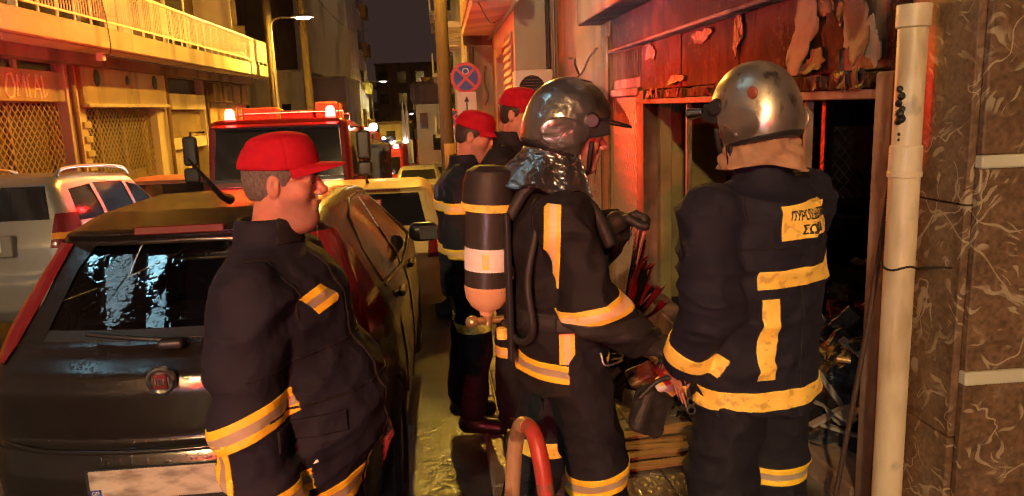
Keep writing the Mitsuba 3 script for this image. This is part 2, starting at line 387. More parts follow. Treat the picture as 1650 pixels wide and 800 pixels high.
# the hatchback's paint is wet and beaded with drops
mat('m_paint_black', (.012, .010, .009), .20, bump=lambda p, n, uv: smoothstep(.66, .8, noise(p.x * 120, p.y * 120, p.z * 80)), bump_scale=.0007, eps=1.5e-3, spec=.6)
paint('m_paint_silver', (.27, .255, .235), .3, .5)
paint('m_paint_white', (.62, .60, .56), .3)
paint('m_paint_cream', (.60, .46, .17), .3)
paint('m_paint_redcar', (.40, .16, .12), .3)
paint('m_paint_grey', (.16, .155, .15), .3, .3)
def emit(key_r): return {'type': 'area', 'radiance': rgb(*key_r)}
mat('m_hoop_pale', proc(lambda p, n, uv: mix((.34, .24, .13), (.16, .10, .05), smoothstep(.5, .7, fbm(p.x * 20, p.y * 20, p.z * 12, 3)))), .4)
mat('m_hoop_red', proc(lambda p, n, uv: mix((.36, .045, .03), (.20, .10, .06), smoothstep(.55, .68, fbm(p.x * 26, p.y * 26, p.z * 14, 3)))), .4)
mat('m_rusty_bar', (.06, .03, .02), .6)
mat('m_awning_red', (.24, .012, .02), .5); mat('m_awning_pink', (.45, .14, .14), .5)

mat('m_emblem', (.35, .10, .06), .4, metal=.4)
# ---------------------------------------------------------------- the ground
def strip(x0, x1, y0, y1, dz, step=.5, thick=None):
    ys = np.arange(y0, y1 + step * .5, step); ys[-1] = y1; z = ground(ys) + dz; n = len(ys)
    v = np.vstack([np.c_[np.full(n, x0), ys, z], np.c_[np.full(n, x1), ys, z]]); i = np.arange(n - 1)
    f = np.vstack([np.c_[i, n + i, n + i + 1], np.c_[i, n + i + 1, i + 1]])
    if thick:
        w = np.vstack([np.c_[np.full(n, x0), ys, z - thick], np.c_[np.full(n, x1), ys, z - thick]]); k = 2 * n; v = np.vstack([v, w])
        f = np.vstack([f, np.c_[i, i + 1, k + i + 1], np.c_[i, k + i + 1, k + i], np.c_[n + i, k + n + i, k + n + i + 1], np.c_[n + i, k + n + i + 1, n + i + 1], [[0, k, k + n], [0, k + n, n], [n - 1, 2 * n - 1, k + 2 * n - 1], [n - 1, k + 2 * n - 1, k + n - 1]]])
    return trimesh.Trimesh(v, f, process=False)
KERB_X, WALL_X = .16, 1.75
struct('road', strip(-400, 400, -40, 400, -.08, 1.0), 'm_asphalt')
pv = struct('pavement', strip(KERB_X + .1, WALL_X + .02, -4, 17, -.03, .25, .12), 'm_kerb')
# paving slabs, each its own piece, near the camera; beyond them the strip below is the pavement
nx, sx, sy = 4, .372, .40
for j in range(int((7.6 - .6) / sy)):
    for i in range(nx):
        x0 = KERB_X + .105 + i * sx; y0 = .6 + j * sy
        m = cbox(x0 + .004, x0 + sx - .004, y0 + .004, y0 + sy - .004, -.032, 0, .006)
        t = rng.normal(0, .35, 2); m.apply_translation((-(x0 + sx / 2), -(y0 + sy / 2), 0))
        m.apply_transform(rot([1, 0, 0], slope_deg(y0 + sy / 2) + t[0]) @ rot([0, 1, 0], t[1]))
        m.apply_translation((x0 + sx / 2, y0 + sy / 2, float(ground(y0 + sy / 2)) + rng.normal(0, .0012)))
        part(pv, 'paving_slab', m, 'm_paving')
kb = struct('kerb', None, None)
for j in range(30):
    y0 = -3.6 + j * .7; yc = y0 + .35
    m = cbox(-.05, .05, -.346, .346, -.12, .004, .012); m.apply_transform(rot([1, 0, 0], slope_deg(yc))); m.apply_translation((KERB_X + .05, yc, float(ground(yc))))
    part(kb, 'kerb_stone', m, 'm_kerb')
struct('pavement_left', strip(-6.8, -5.7, -20, 40, .0, .5, .14), 'm_kerb')

# ---------------------------------------------------------------- left building: shops under a long balcony
LX, BX = -6.7, -5.6
LB = thing('apartment_building', 'plastered apartment building on the left with a long yellow-lit balcony above closed shops', 'building')
def lw(y0, y1, z0, z1, d=0.0, name='wall', m='m_plaster', c=.0, label=None, depth=.25):
    "a block on the left facade, d metres proud of the wall plane"
    return part(LB, name, cbox(LX - depth, LX + d, y0, y1, z0, z1, c) if c else box(LX - depth, LX + d, y0, y1, z0, z1), m, label=label)
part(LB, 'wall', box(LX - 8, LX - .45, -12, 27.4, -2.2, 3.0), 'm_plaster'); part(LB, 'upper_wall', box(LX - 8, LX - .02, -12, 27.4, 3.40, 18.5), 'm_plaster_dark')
part(LB, 'wall', cat([box(LX - .449, LX, -12, 9.0, -1, 3.0), box(LX - .449, LX - .003, 9.0, 27.4, 2.86, 3.0), box(LX - .449, LX, 23.4, 27.4, -2.2, 2.86)]), 'm_plaster')
bal = part(LB, 'balcony', cbox(LX - .1, BX, -6, 27.4, 3.06, 3.40, .012), 'm_concrete', label='long concrete balcony slab with a yellow-lit edge')
part(bal, 'drip_groove', box(BX - .16, BX - .12, -6, 27.3, 3.054, 3.064), 'm_plaster_dark')
part(LB, 'beam', box(LX - .1, LX + .35, -6, 27.3, 2.86, 3.055), 'm_plaster_dark')
for y in (14.72, 19.5, 22.7):
    lw(y - .22, y + .22, -1.6, 2.86, .06, 'pilaster', c=.012)
    part(LB, 'downpipe', cyl((LX + .12, y - .1, -1.4), (LX + .12, y - .1, 3.02), .045, n=10), 'm_plaster_dark')
# first shop
lw(9.0, 14.5, 2.20, 2.72, .02, 'fascia_board', 'm_shutter_box', .01, 'weathered fascia board with scrawled graffiti')
for k in range(4): lw(9.3 + k * 1.3, 10.5 + k * 1.3, 2.73, 2.855, -.06, 'transom_window', 'm_window_dark')
for k in range(5): lw(9.15 + k * 1.3 - .05, 9.15 + k * 1.3 + .05, 2.722, 2.858, .0, 'transom_post', 'm_shutter_box')
def graffiti(y0, z0, s, x):
    P = [[(0, .1), (.1, .34), (.2, .36), (.26, .2), (.2, .05), (.08, .02), (0, .12)], [(.3, .05), (.34, .34), (.42, .12), (.5, .36), (.54, .04)], [(.62, .04), (.6, .3), (.68, .36)], [(.74, .04), (.84, .36), (.94, .02)], [(.77, .15), (.92, .16)], [(1.0, .36), (1.02, .04), (1.12, .1)]]
    return cat([tube([(x, y0 + a * s, z0 + b * s) for a, b in q], .022, 5) for q in P])
part(LB, 'graffiti', graffiti(12.6, 2.22, 1.15, LX + .022), 'm_graffiti')
def lattice(y0, y1, z0, z1, x, step=.16, r=.008, zmin=-1.0):
    out, w, h = [], y1 - y0, z1 - z0; k = -h
    while k < w:
        a, b = max(0, k), min(w, k + h)
        if b - a > .03:
            out.append(trimesh.creation.box(extents=(.006, math.hypot(b - a, b - a), .026)));
            out[-1].apply_transform(rot([1, 0, 0], 45)); out[-1].apply_translation((x, y0 + (a + b) / 2, z0 + (a + b) / 2 - k))
            out.append(trimesh.creation.box(extents=(.006, math.hypot(b - a, b - a), .026)));
            out[-1].apply_transform(rot([1, 0, 0], -45)); out[-1].apply_translation((x + .007, y0 + (a + b) / 2, z1 - ((a + b) / 2 - k)))
        k += step
    return cat(out)
def shop_front(y0, y1, z0, z1, panes, step):
    part(LB, 'backing', box(LX - .44, LX - .40, y0, y1, z0, z1), 'm_window_dark')
    w = (y1 - y0) / panes; zm = z0 + (z1 - z0) * .55
    for k in range(panes):
        part(LB, 'shutter_panel', cbox(LX - .36, LX - .34, y0 + k * w + .05, y0 + (k + 1) * w - .05, z0 + .1, zm - .04, .004), 'm_plaster' if panes == 4 or k == 2 else 'm_panel_dim')
        part(LB, 'upper_pane', cbox(LX - .36, LX - .345, y0 + k * w + .05, y0 + (k + 1) * w - .05, zm + .04, z1 - .06, .004), 'm_panel_dim')
    for k in range(panes + 1): part(LB, 'frame_post', box(LX - .33, LX - .26, y0 + k * w - .03, y0 + k * w + .03, z0, z1), 'm_shutter_box')
    part(LB, 'frame_rail', box(LX - .33, LX - .262, y0, y1, zm - .03, zm + .03), 'm_shutter_box')
    part(LB, 'lattice', lattice(y0, y1, z0, z1, LX - .12, step), 'm_lattice', label='diamond lattice security grille', kind='stuff')
shop_front(9.0, 14.5, -.75, 2.19, 4, .17)
# second shop, with the big sign box and three dark holes
sb = part(LB, 'sign_box', cbox(LX - .2, LX + .16, 14.96, 19.26, 2.12, 2.858, .02), 'm_shutter_box', label='blank sign box with three dark lamp holes')
part(sb, 'sign_lip', cbox(LX + .1, LX + .22, 14.97, 19.25, 2.10, 2.17, .01), 'm_concrete')
for y, r in ((15.55, .16), (17.0, .10), (18.55, .16)):
    part(sb, 'lamp_hole', moved(cyl((0, 0, 0), (.03, 0, 0), 1, n=18), (LX + .145, y, 2.66), s=(1, r * .8, r)), 'm_window_dark')
shop_front(15.2, 18.8, -1.0, 2.08, 3, .17)
lw(14.95, 15.19, -1.2, 2.1, .04, 'pier'); lw(18.81, 19.27, -1.4, 2.1, .04, 'pier')
for k in range(7): lw(14.97, 15.24, .1 + k * .27, .22 + k * .27, .09, 'quoin', 'm_concrete', .01)
# third: a narrow door bay
lw(19.73, 22.47, 2.05, 2.45, .1, 'sign_box', 'm_concrete', .015); lw(19.9, 22.3, 2.46, 2.855, -.1, 'transom_window', 'm_window_dark')
part(LB, 'lattice', lattice(19.8, 22.3, 1.35, 2.0, LX - .05, .13), 'm_lattice', kind='stuff'); lw(19.75, 22.45, 1.36, 2.03, -.2, 'backing', 'm_shutter_box')
lw(19.75, 22.45, 1.05, 1.34, .03, 'shelf_band', 'm_concrete', .01)
lw(19.75, 21.2, -1.5, 1.04, -.05, 'shutter_panel', 'm_shutter_box'); lw(21.2, 22.45, -1.5, 1.04, -.3, 'door', 'm_window_dark')
for k in range(4): part(LB, 'meter_box', cbox(LX, LX + .22, 23.0 + k * 1.05, 23.8 + k * 1.05, 2.25, 2.8, .015), 'm_plaster_dark')
lw(22.95, 25.5, .2, 2.1, .02, 'wall_panel', 'm_plaster_orange'); part(LB, 'wall_box', cbox(LX, LX + .14, 25.9, 26.3, 1.5, 1.95, .01), 'm_plaster_dark')
# balcony railing
rail = part(bal, 'railing', cat([box(BX - .06, BX - .02, -6, 27.35, 4.12, 4.17), box(BX - .055, BX - .025, -6, 27.35, 3.50, 3.53)]), 'm_rail')
_bp = {}
bar_mesh = cat([box(-.008, .008, -.009, .009, 3.53, 4.12)]); first = ply(bar_mesh, 'm_rail')
for k in range(190):
    part(rail, 'baluster', {**first, 'to_world': T().translate([BX - .04, 9.4 + k * .0945, 0])}, None)
for k in range(34): part(rail, 'rail_post', {**ply(box(-.015, .015, -.015, .015, 3.40, 4.12), 'm_rail'), 'to_world': T().translate([BX - .04, 9.0 + k * .56, 0])}, None)
# upper storey
for y0, y1, nm in ((10.2, 12.0, 'window'), (13.2, 15.4, 'balcony_door'), (17.4, 19.2, 'window'), (20.2, 21.6, 'balcony_door')):
    z0 = 3.45 if nm == 'balcony_door' else 4.2
    w = part(LB, nm, box(LX - .05, LX + .02, y0, y1, z0, 5.7), 'm_window_dark')
    part(w, 'frame', cat([box(LX - .02, LX + .05, y0 - .08, y0, z0, 5.7), box(LX - .02, LX + .05, y1, y1 + .08, z0, 5.7), box(LX - .02, LX + .05, y0 - .08, y1 + .08, 5.7, 5.8)]), 'm_white_paint')
for y in (15.9, 16.6):
    part(LB, 'curtain', rough(subdiv(cbox(LX + .30, LX + .36, y, y + .45, 3.42, 5.9, .02), .15), .02, 3), 'm_far_white', True, label='pale curtain hanging on the balcony')
part(LB, 'balcony_divider', cbox(LX, BX - .1, 22.6, 22.66, 3.41, 5.3, .01), 'm_plaster', label='tall divider panel across the balcony')
part(LB, 'balcony_divider', cbox(LX + .1, BX - .35, 25.1, 25.15, 3.41, 4.6, .01), 'm_plaster')
part(LB, 'satellite_box', cbox(LX + .25, LX + .7, 26.0, 26.5, 3.41, 4.0, .02), 'm_white_paint')
part(LB, 'cable', cat([tube(bez((BX - .03, 13.9, 4.1), (BX + .02, 13.95, 3.5), (BX + .02, 13.95, 3.0), (BX - .3, 14.3, 2.99)), .008, 5), tube(bez((BX - .3, 14.3, 2.99), (BX - .25, 20, 2.97), (BX - .2, 27, 3.0)), .012, 5)]), 'm_iron_black')
part(LB, 'junction_box', cbox(BX - .34, BX - .22, 14.2, 14.34, 2.88, 3.02, .01), 'm_white_paint')

for y0, y1, z0, z1, c in ((2.02, 2.62, 8.25, 9.9, (2.2, 4.6, 5.6)), (.75, 1.78, 9.1, 11.0, (.55, .9, 1.05)), (.35, 1.35, 12.4, 14.6, (2.2, 4.6, 5.6)), (-1.2, -.2, 12.4, 14.6, (.8, 1.5, 1.8))):
    w = part(LB, 'lit_window', box(LX - .03, LX + .03, y0, y1, z0, z1), 'm_far_white'); scene[w]['emitter'] = {'type': 'area', 'radiance': rgb(*c), 'sampling_weight': .15}
    part(w, 'frame', cat([box(LX, LX + .06, y0 - .08, y0, z0, z1), box(LX, LX + .06, y1, y1 + .08, z0, z1), box(LX, LX + .06, y0 - .08, y1 + .08, z1, z1 + .08), box(LX + .031, LX + .05, (y0 + y1) / 2 - .02, (y0 + y1) / 2 + .02, z0, z1)]), 'm_plaster_dark')
# ---------------------------------------------------------------- far left: low workshop, tall block
wb = thing('workshop_building', 'low plastered workshop with a thin parapet, beyond the end of the balcony', 'building')
g = float(ground(45))
part(wb, 'wall', box(-14, -7.7, 45, 53, g - .3, 4.15), 'm_plaster'); part(wb, 'wall', box(-7.68, -5.4, 45.2, 53, g - .3, 3.75), 'm_far_dark', label='darker unlit bay')
part(wb, 'parapet', cbox(-14.1, -7.66, 44.9, 53.1, 4.15, 4.30, .02), 'm_concrete'); part(wb, 'parapet', cbox(-7.6, -5.35, 45.1, 53.1, 3.75, 3.86, .02), 'm_plaster_dark')
for x in (-11.3, -9.0): part(wb, 'window', cbox(x, x + .5, 44.96, 45.05, 1.2, 2.4, .01), 'm_window_dark')
part(wb, 'door', cbox(-7.3, -6.0, 45.1, 45.25, g, 0.6, .01), 'm_plaster_dark')
tb = thing('tower_block', 'tall narrow pale apartment block rising behind the workshop', 'building')
part(tb, 'wall', box(-9.5, -6.0, 54, 66, -4.5, 17), 'm_far_wall'); part(tb, 'gable_wall', box(-20, -9.52, 54.3, 66, -4.5, 15), 'm_far_dark')
for z in np.arange(.5, 16, 3.0):
    w = part(tb, 'window', cbox(-6.05, -5.97, 60.5, 63.0, z, z + 1.5, .01), 'm_window_dark')
    part(w, 'sill', cbox(-6.0, -5.9, 60.4, 63.1, z - .1, z, .01), 'm_far_wall')
    part(tb, 'balcony', cbox(-6.0, -5.55, 63.4, 65.8, z - .3, z + .7, .02), 'm_plaster_orange')

# ---------------------------------------------------------------- far right and the end of the street
def block(name, label, x0, x1, y0, y1, z1, wall, floors, dz, face='-y', balc=True, seed=0, step=2.2):
    "an apartment block with its windows and balconies, as seen down the street"
    r = random.Random(seed); b = thing(name, label, 'building'); z0 = float(ground(y0)) - .4
    part(b, 'wall', box(x0, x1, y0, y1, z0, z1), wall); part(b, 'cornice', cbox(x0 - .15, x1 + .15, y0 - .15, y1 + .15, z1, z1 + .25, .04), wall)
    for f in range(floors):
        z = z1 - (f + 1) * dz + .5
        for k in range(max(1, int((x1 - x0) / step))):
            x = x0 + .5 + k * step; part(b, 'window', cbox(x, min(x + 1.2, x1 - .2), y0 - .04, y0 + .1, z, z + 1.5, .01), 'm_window_dark')
        for k in range(max(1, int((y1 - y0) / 3.2))):
            y = y0 + .6 + k * 3.2; part(b, 'window', cbox(x0 - .04, x0 + .1, y, y + 1.6, z - .4, z + 1.5, .01), 'm_window_dark')
            if balc:
                q = part(b, 'balcony', cbox(x0 - 1.0, x0, y - .4, y + 2.3, z - .62, z - .45, .02), wall)
                part(q, 'parapet', cbox(x0 - 1.0, x0 - .92, y - .38, y + 2.28, z - .44, z + .45, .01), 'm_far_wall' if r.random() < .6 else 'm_far_white')
    return b
block('apartment_block', 'grey apartment block with stacked white balconies behind the wooden pole', 1.05, 8, 21, 31, 9.5, 'm_far_wall', 4, 2.7, seed=1)
block('apartment_block', 'set-back grey apartment block with balconies jutting left of the wooden pole', .7, 9, 36, 47, 9.0, 'm_far_wall', 4, 2.8, seed=2)
block('apartment_block', 'dark unlit apartment block closing the end of the street', -9, 3, 112, 125, 8.2, 'm_far_dark', 4, 3.0, seed=3, step=2.6)
block('apartment_block', 'dark stepped block behind the white house', -1.6, 9, 74, 86, 4.6, 'm_far_dark', 3, 2.8, seed=5)
wh = thing('white_house', 'small white-walled house with one dark window at the bend of the street', 'house')
part(wh, 'wall', box(-1.6, .6, 50, 58, -3.5, 2.15), 'm_far_white'); part(wh, 'roof', cbox(-1.9, .9, 49.8, 58.2, 2.15, 3.6, .2), 'm_far_dark')
w = part(wh, 'window', cbox(-1.35, -.85, 49.95, 50.1, .6, 1.6, .01), 'm_window_dark'); part(w, 'sill', cbox(-1.42, -.78, 49.9, 50.0, .5, .6, .01), 'm_far_white')
part(wh, 'gate', cbox(-.6, .3, 49.95, 50.05, -.8, .2, .01), 'm_window_dark')
yh = thing('yellow_house', 'low yellow-lit house front left of the white house', 'house')
part(yh, 'wall', box(-5.6, -2.9, 70, 76, -4.5, .6), 'm_plaster'); part(yh, 'window', cbox(-5.0, -4.2, 69.95, 70.1, -1.2, .0, .01), 'm_window_dark'); part(yh, 'roof', cbox(-5.8, -2.7, 69.8, 76.2, .6, .8, .03), 'm_far_dark')

# ---------------------------------------------------------------- right: neighbour building beyond the shop
NB = thing('corner_building', 'plastered building beyond the burnt shop, with a balcony overhead and a tall dark doorway', 'building')
NX = 1.13
part(NB, 'wall', cat([box(NX, 9, 11.4, 13.3, -1.4, 9), box(NX, 9, 14.9, 16.3, -1.4, 9), box(NX + .3, 9, 13.3, 14.9, -1.4, 9), box(NX, NX + .3, 13.3, 14.9, 2.75, 9)]), 'm_plaster')
d = part(NB, 'door', cbox(NX + .2, NX + .29, 13.3, 14.9, -1.0, 2.75, .01), 'm_plaster_dark', label='tall dark wooden door')
for k in range(2): part(d, 'door_panel', cbox(NX + .17, NX + .2, 13.4 + k * .75, 14.05 + k * .75, -.6, 2.5, .008), 'm_plaster_dark')
part(d, 'frame', cat([box(NX - .03, NX + .1, 13.2, 13.3, -1, 2.85), box(NX - .03, NX + .1, 14.9, 15.0, -1, 2.85), box(NX - .03, NX + .1, 13.3, 14.9, 2.752, 2.85)]), 'm_concrete')
lv = part(NB, 'louvre', cbox(NX - .03, NX - .002, 11.7, 12.9, 1.2, 2.95, .01), 'm_concrete', label='slatted window shutter')
for k in range(14): part(lv, 'slat', moved(cbox(-.012, .012, -.56, .56, -.05, .05, .006), (NX - .035, 12.3, 1.3 + k * .118), ry=25), 'm_cream')
bl = part(NB, 'balcony', cbox(.52, NX + .05, 10.2, 16.4, 3.3, 3.5, .015), 'm_concrete', label='balcony with an orange-lit underside'); part(bl, 'parapet', cbox(.50, .60, 10.2, 16.4, 3.45, 4.4, .02), 'm_plaster_dark')
part(bl, 'soffit_beam', box(.54, NX, 16.2, 16.38, 3.12, 3.298), 'm_plaster_dark'); part(bl, 'pipe', cyl((NX - .06, 10.3, 3.22), (NX - .06, 16.2, 3.22), .03, n=8), 'm_steel')
part(bl, 'cable', tube(bez((.6, 11, 3.28), (.85, 12.4, 3.16), (1.05, 13.2, 3.27)), .008, 5), 'm_iron_black')
part(NB, 'return_wall', box(.62, 6, 16.6, 20.5, -2, 5.5), 'm_plaster'); part(NB, 'downpipe', cyl((.70, 16.5, -1), (.70, 16.5, 3.1), .05, n=10), 'm_plaster_dark')
part(NB, 'downpipe', cyl((1.60, 11.25, 1.95), (1.60, 11.25, 5), .035, n=10), 'm_iron_black', label='black pipe end beside the corner')
part(NB, 'downpipe', cyl((1.69, 11.28, 1.0), (1.69, 11.28, 5), .022, n=10), 'm_steel')
part(NB, 'flex_cable', tube(bez((.98, 16.45, 2.7), (.93, 16.4, 2.4), (1.0, 16.4, 2.1), (.92, 16.4, 1.9)), .03, 6), 'm_plaster')
ac = thing('air_conditioner', 'pale wall-mounted air conditioner unit with a round fan grille', 'air conditioner')
part(ac, 'case', cbox(1.06, 1.60, 10.85, 11.2, 1.80, 2.34, .015), 'm_ac')
part(ac, 'fan_recess', cyl((1.30, 10.845, 2.08), (1.30, 10.90, 2.08), .19, n=28), 'm_window_dark')
for k in range(9):
    zz = -.16 + k * .04; hw = math.sqrt(.19 ** 2 - zz ** 2)
    part(ac, 'fan_guard', cyl((1.30 - hw, 10.838, 2.08 + zz), (1.30 + hw, 10.838, 2.08 + zz), .005, n=5), 'm_plaster_dark')
part(ac, 'fan_ring', trimesh.creation.torus(.19, .008, major_sections=28, minor_sections=6, transform=np.array([[1, 0, 0, 1.30], [0, 0, 1, 10.84], [0, -1, 0, 2.08], [0, 0, 0, 1.0]])), 'm_ac', True)
part(ac, 'bracket', box(1.1, 1.56, 10.9, 11.38, 1.74, 1.78), 'm_steel')
# ---------------------------------------------------------------- the burnt shop
SH = thing('burnt_shop', 'burnt-out ground floor shop with charred fascia, gaping opening and brown marble corner', 'shop')
W = WALL_X
def sp(y0, y1, z0, z1, x0, x1, name, m, c=.006, label=None, holder=None):
    return part(holder or SH, name, cbox(x0, x1, y0, y1, z0, z1, c) if c else box(x0, x1, y0, y1, z0, z1), m, label=label)
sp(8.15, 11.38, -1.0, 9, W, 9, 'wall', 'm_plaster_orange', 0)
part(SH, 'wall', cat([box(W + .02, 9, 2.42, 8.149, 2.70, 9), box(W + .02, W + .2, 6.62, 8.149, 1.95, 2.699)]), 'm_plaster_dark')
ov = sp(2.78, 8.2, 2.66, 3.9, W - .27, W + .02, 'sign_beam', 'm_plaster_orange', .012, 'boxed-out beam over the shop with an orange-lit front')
part(ov, 'soffit_strip', box(W - .26, W, 2.80, 8.18, 2.652, 2.662), 'm_charred')
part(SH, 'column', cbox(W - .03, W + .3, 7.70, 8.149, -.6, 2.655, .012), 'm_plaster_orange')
part(SH, 'column_edge', cbox(W - .05, W - .03, 7.72, 7.80, -.5, 2.5, .006), 'm_scorched_frame')
# ribbed panel over the grille, the grilles themselves
rp = sp(6.64, 7.69, 1.97, 2.32, W + .0, W + .06, 'ribbed_panel', 'm_scorched_frame')
for k in range(12): part(rp, 'rib', cbox(W - .014, W + .004, 6.68 + k * .084, 6.71 + k * .084, 2.06, 2.31, .004), 'm_scorched_frame')
sp(6.63, 7.69, 1.90, 1.968, W - .03, W + .05, 'grille_head', 'm_scorched_frame')
def fold_gate(y0, y1, z0, z1, x):
    out = []; step = .085; n = int((y1 - y0) / step); h = .13
    for i in range(n + 1): out.append(box(x - .008, x + .008, y0 + i * step - .010, y0 + i * step + .010, z0, z1))
    z = z0
    while z < z1 - h:
        for i in range(n):
            for s in (1, -1):
                b = trimesh.creation.box(extents=(.004, .018, math.hypot(step, h))); b.apply_transform(rot([1, 0, 0], -s * math.degrees(math.atan2(step, h)))); b.apply_translation((x - .01 * s, y0 + (i + .5) * step, z + h / 2)); out.append(b)
        z += h
    return cat(out)
gt = part(SH, 'folding_gate', fold_gate(6.72, 7.68, -.3, 1.89, W + .0), 'm_grille', label='folding lattice gate lit red beside the opening', kind='stuff')
part(SH, 'folding_gate', fold_gate(8.22, 9.4, -.4, 1.6, W - .04), 'm_grille', kind='stuff')
sp(6.72, 7.68, -.5, 1.9, W + .12, W + .15, 'gate_backing', 'm_soot', 0)
sp(6.47, 6.70, -.4, 1.94, W - .02, W + .14, 'jamb', 'm_scorched_frame', .008, 'scorched pale jamb left of the opening')
sp(6.36, 6.46, -.4, 1.82, W + .1, W + .2, 'inner_jamb', 'm_scorched_yellow', .006)
# head of the opening
sp(2.90, 6.70, 1.825, 1.865, W - .03, W + .09, 'head_rail', 'm_scorched_frame', .005, 'scorched metal rail across the top of the opening')
part(SH, 'head_board', rough(subdiv(cbox(W - .005, W + .10, 2.90, 6.69, 1.866, 1.935, .006), .05), .012, 14, 5), 'm_charred')
def ragged(y0, y1, z0, z1, seed, amp=.05, n=40):
    r = np.random.default_rng(seed); ys = np.linspace(y0, y1, n)
    k = lambda a: np.convolve(np.pad(r.normal(0, a, n), 2, mode='edge'), np.ones(3) / 3, 'same')[2:-2]
    lo = z0 + np.abs(k(amp)); hi = z1 - np.abs(k(amp * .5))
    return Polygon(np.vstack([np.c_[ys, lo], np.c_[ys, hi][::-1]])).buffer(0)
def panel_yz(poly, x0, x1): return prism(poly, x1 - x0, 'yz', x0)
for i, (y0, y1) in enumerate(((5.52, 6.63), (4.43, 5.50), (3.42, 4.41), (2.90, 3.41))):
    part(SH, 'fascia_panel', cbox(W + .005, W + .05, y0, y1, 1.94, 2.325, .006), 'm_peeled' if i == 3 else 'm_charred')
def blob(cy, cz, ry, rz, seed, n=46):
    r = np.random.default_rng(seed); a = np.linspace(0, 2 * np.pi, n, endpoint=False); q = 1 + .22 * np.sin(2 * a + r.uniform(0, 6)) + .16 * np.sin(3 * a + r.uniform(0, 6)) + .10 * np.sin(7 * a + r.uniform(0, 6)) + r.normal(0, .06, n)
    return Polygon(np.c_[cy + ry * q * np.cos(a), cz + rz * q * np.sin(a)]).buffer(0)
_win = shapely.box(2.91, 1.945, 6.62, 2.322)
for i, (cy, cz, ry, rz, m, off) in enumerate(((5.05, 2.26, .16, .05, 'm_soot', .008), (4.42, 2.22, .06, .13, 'm_soot', .008), (3.58, 2.16, .13, .19, 'm_peeled', .02), (3.30, 2.10, .11, .15, 'm_charred', .010), (3.10, 2.16, .10, .16, 'm_peeled', .022), (2.98, 2.05, .06, .09, 'm_ash_bits', .026), (3.42, 2.26, .10, .06, 'm_soot', .010), (3.22, 2.20, .05, .07, 'm_soot', .018), (4.3, 2.0, .12, .04, 'm_peeled', .014), (3.46, 2.0, .10, .05, 'm_peeled', .018), (5.6, 2.0, .16, .035, 'm_peeled', .014), (6.3, 2.24, .12, .07, 'm_soot', .008))):
    g = blob(cy, cz, ry, rz, 60 + i).intersection(_win)
    if g.is_empty: continue
    p = subdiv(panel_yz(g, W - off, W - off + .005), .035); v = p.vertices; d = meshkit.fbm(v * 8, 3, i) - .5; lift = np.clip((cz - v[:, 2]) / rz, 0, 1) ** 2
    p.vertices = v - np.c_[.018 * d + lift * .022 * (m == 'm_peeled'), v[:, 0] * 0, v[:, 0] * 0]
    part(SH, 'peeling_sheet', p, m, True, label='curling sheet of burnt cladding' if i == 5 else None)
for i in range(34):   # rags of burnt plastic along the head of the opening
    y = 2.95 + 2.0 * rng.uniform(0, 1) ** 1.6 if i < 26 else rng.uniform(5.2, 6.4); w, h = rng.uniform(.03, .14), rng.uniform(.015, .05)
    p = subdiv(panel_yz(ragged(y, y + w, 1.885 - h * .3, 1.915 + h, 100 + i, .02, 9), W - .035, W - .03), .02); v = p.vertices
    p.vertices = v - np.c_[.05 * (meshkit.noise(v * 16, i) - .35), v[:, 0] * 0, .02 * meshkit.noise(v * 20, i + 5)]
    part(SH, 'melted_rag', p, ('m_charred', 'm_soot', 'm_soot', 'm_peeled')[i % 4])
sp(2.90, 7.69, 2.328, 2.355, W - .07, W + .04, 'ledge', 'm_scorched_frame', .006)
sp(2.90, 7.69, 2.357, 2.650, W - .01, W + .05, 'upper_fascia', 'm_charred', .004)
# opening: mullions, sill, right jamb
for y in (5.37, 3.57):
    sp(y - .016, y + .016, .18, 1.82, W + .0, W + .04, 'mullion', 'm_scorched_frame', .005)
part(SH, 'sill', rough(subdiv(cbox(W - .06, W + .14, 2.90, 6.46, -.4, .165, .012), .06), .008, 12, 3), 'm_scorched_frame')
sp(2.762, 2.895, -.2, 1.93, W - .05, W + .14, 'jamb', 'm_scorched_frame', .01, 'reddened jamb right of the opening')
sp(2.762, 2.895, 1.932, 2.65, W - .01, W + .14, 'jamb', 'm_charred', .006)
# marble pilaster on the facade and marble wall round the corner
for z0, z1 in ((-.2, .62), (.625, 1.46), (1.465, 2.9), (2.905, 4.2)): sp(2.395, 2.758, z0, z1, W, W + .05, 'marble_slab', 'm_marble', .004)
for z0, z1 in ((-.3, .83), (.882, 1.588), (1.635, 2.40), (2.405, 3.2), (3.205, 4.2)):
    for x0, x1 in ((W + .022, W + 1.1), (W + 1.104, W + 2.2), (W + 2.204, W + 3.4)):
        part(SH, 'marble_slab', cbox(x0, x1, 2.36, 2.392, z0, z1, .005), 'm_marble')
for z0, z1 in ((.832, .880), (1.590, 1.633)): part(SH, 'stone_band', cbox(W + .020, W + 3.4, 2.3545, 2.392, z0, z1, .004), 'm_cream')
part(SH, 'corner_core', box(W + .055, W + 3.4, 2.396, 2.75, -.3, 4.2), 'm_iron_black')
part(SH, 'wall', cat([box(W + .01, 9, 2.40, 2.77, 4.21, 9), box(W + .01, 9, 2.40, 8.1, 9, 9.3)]), 'm_plaster')
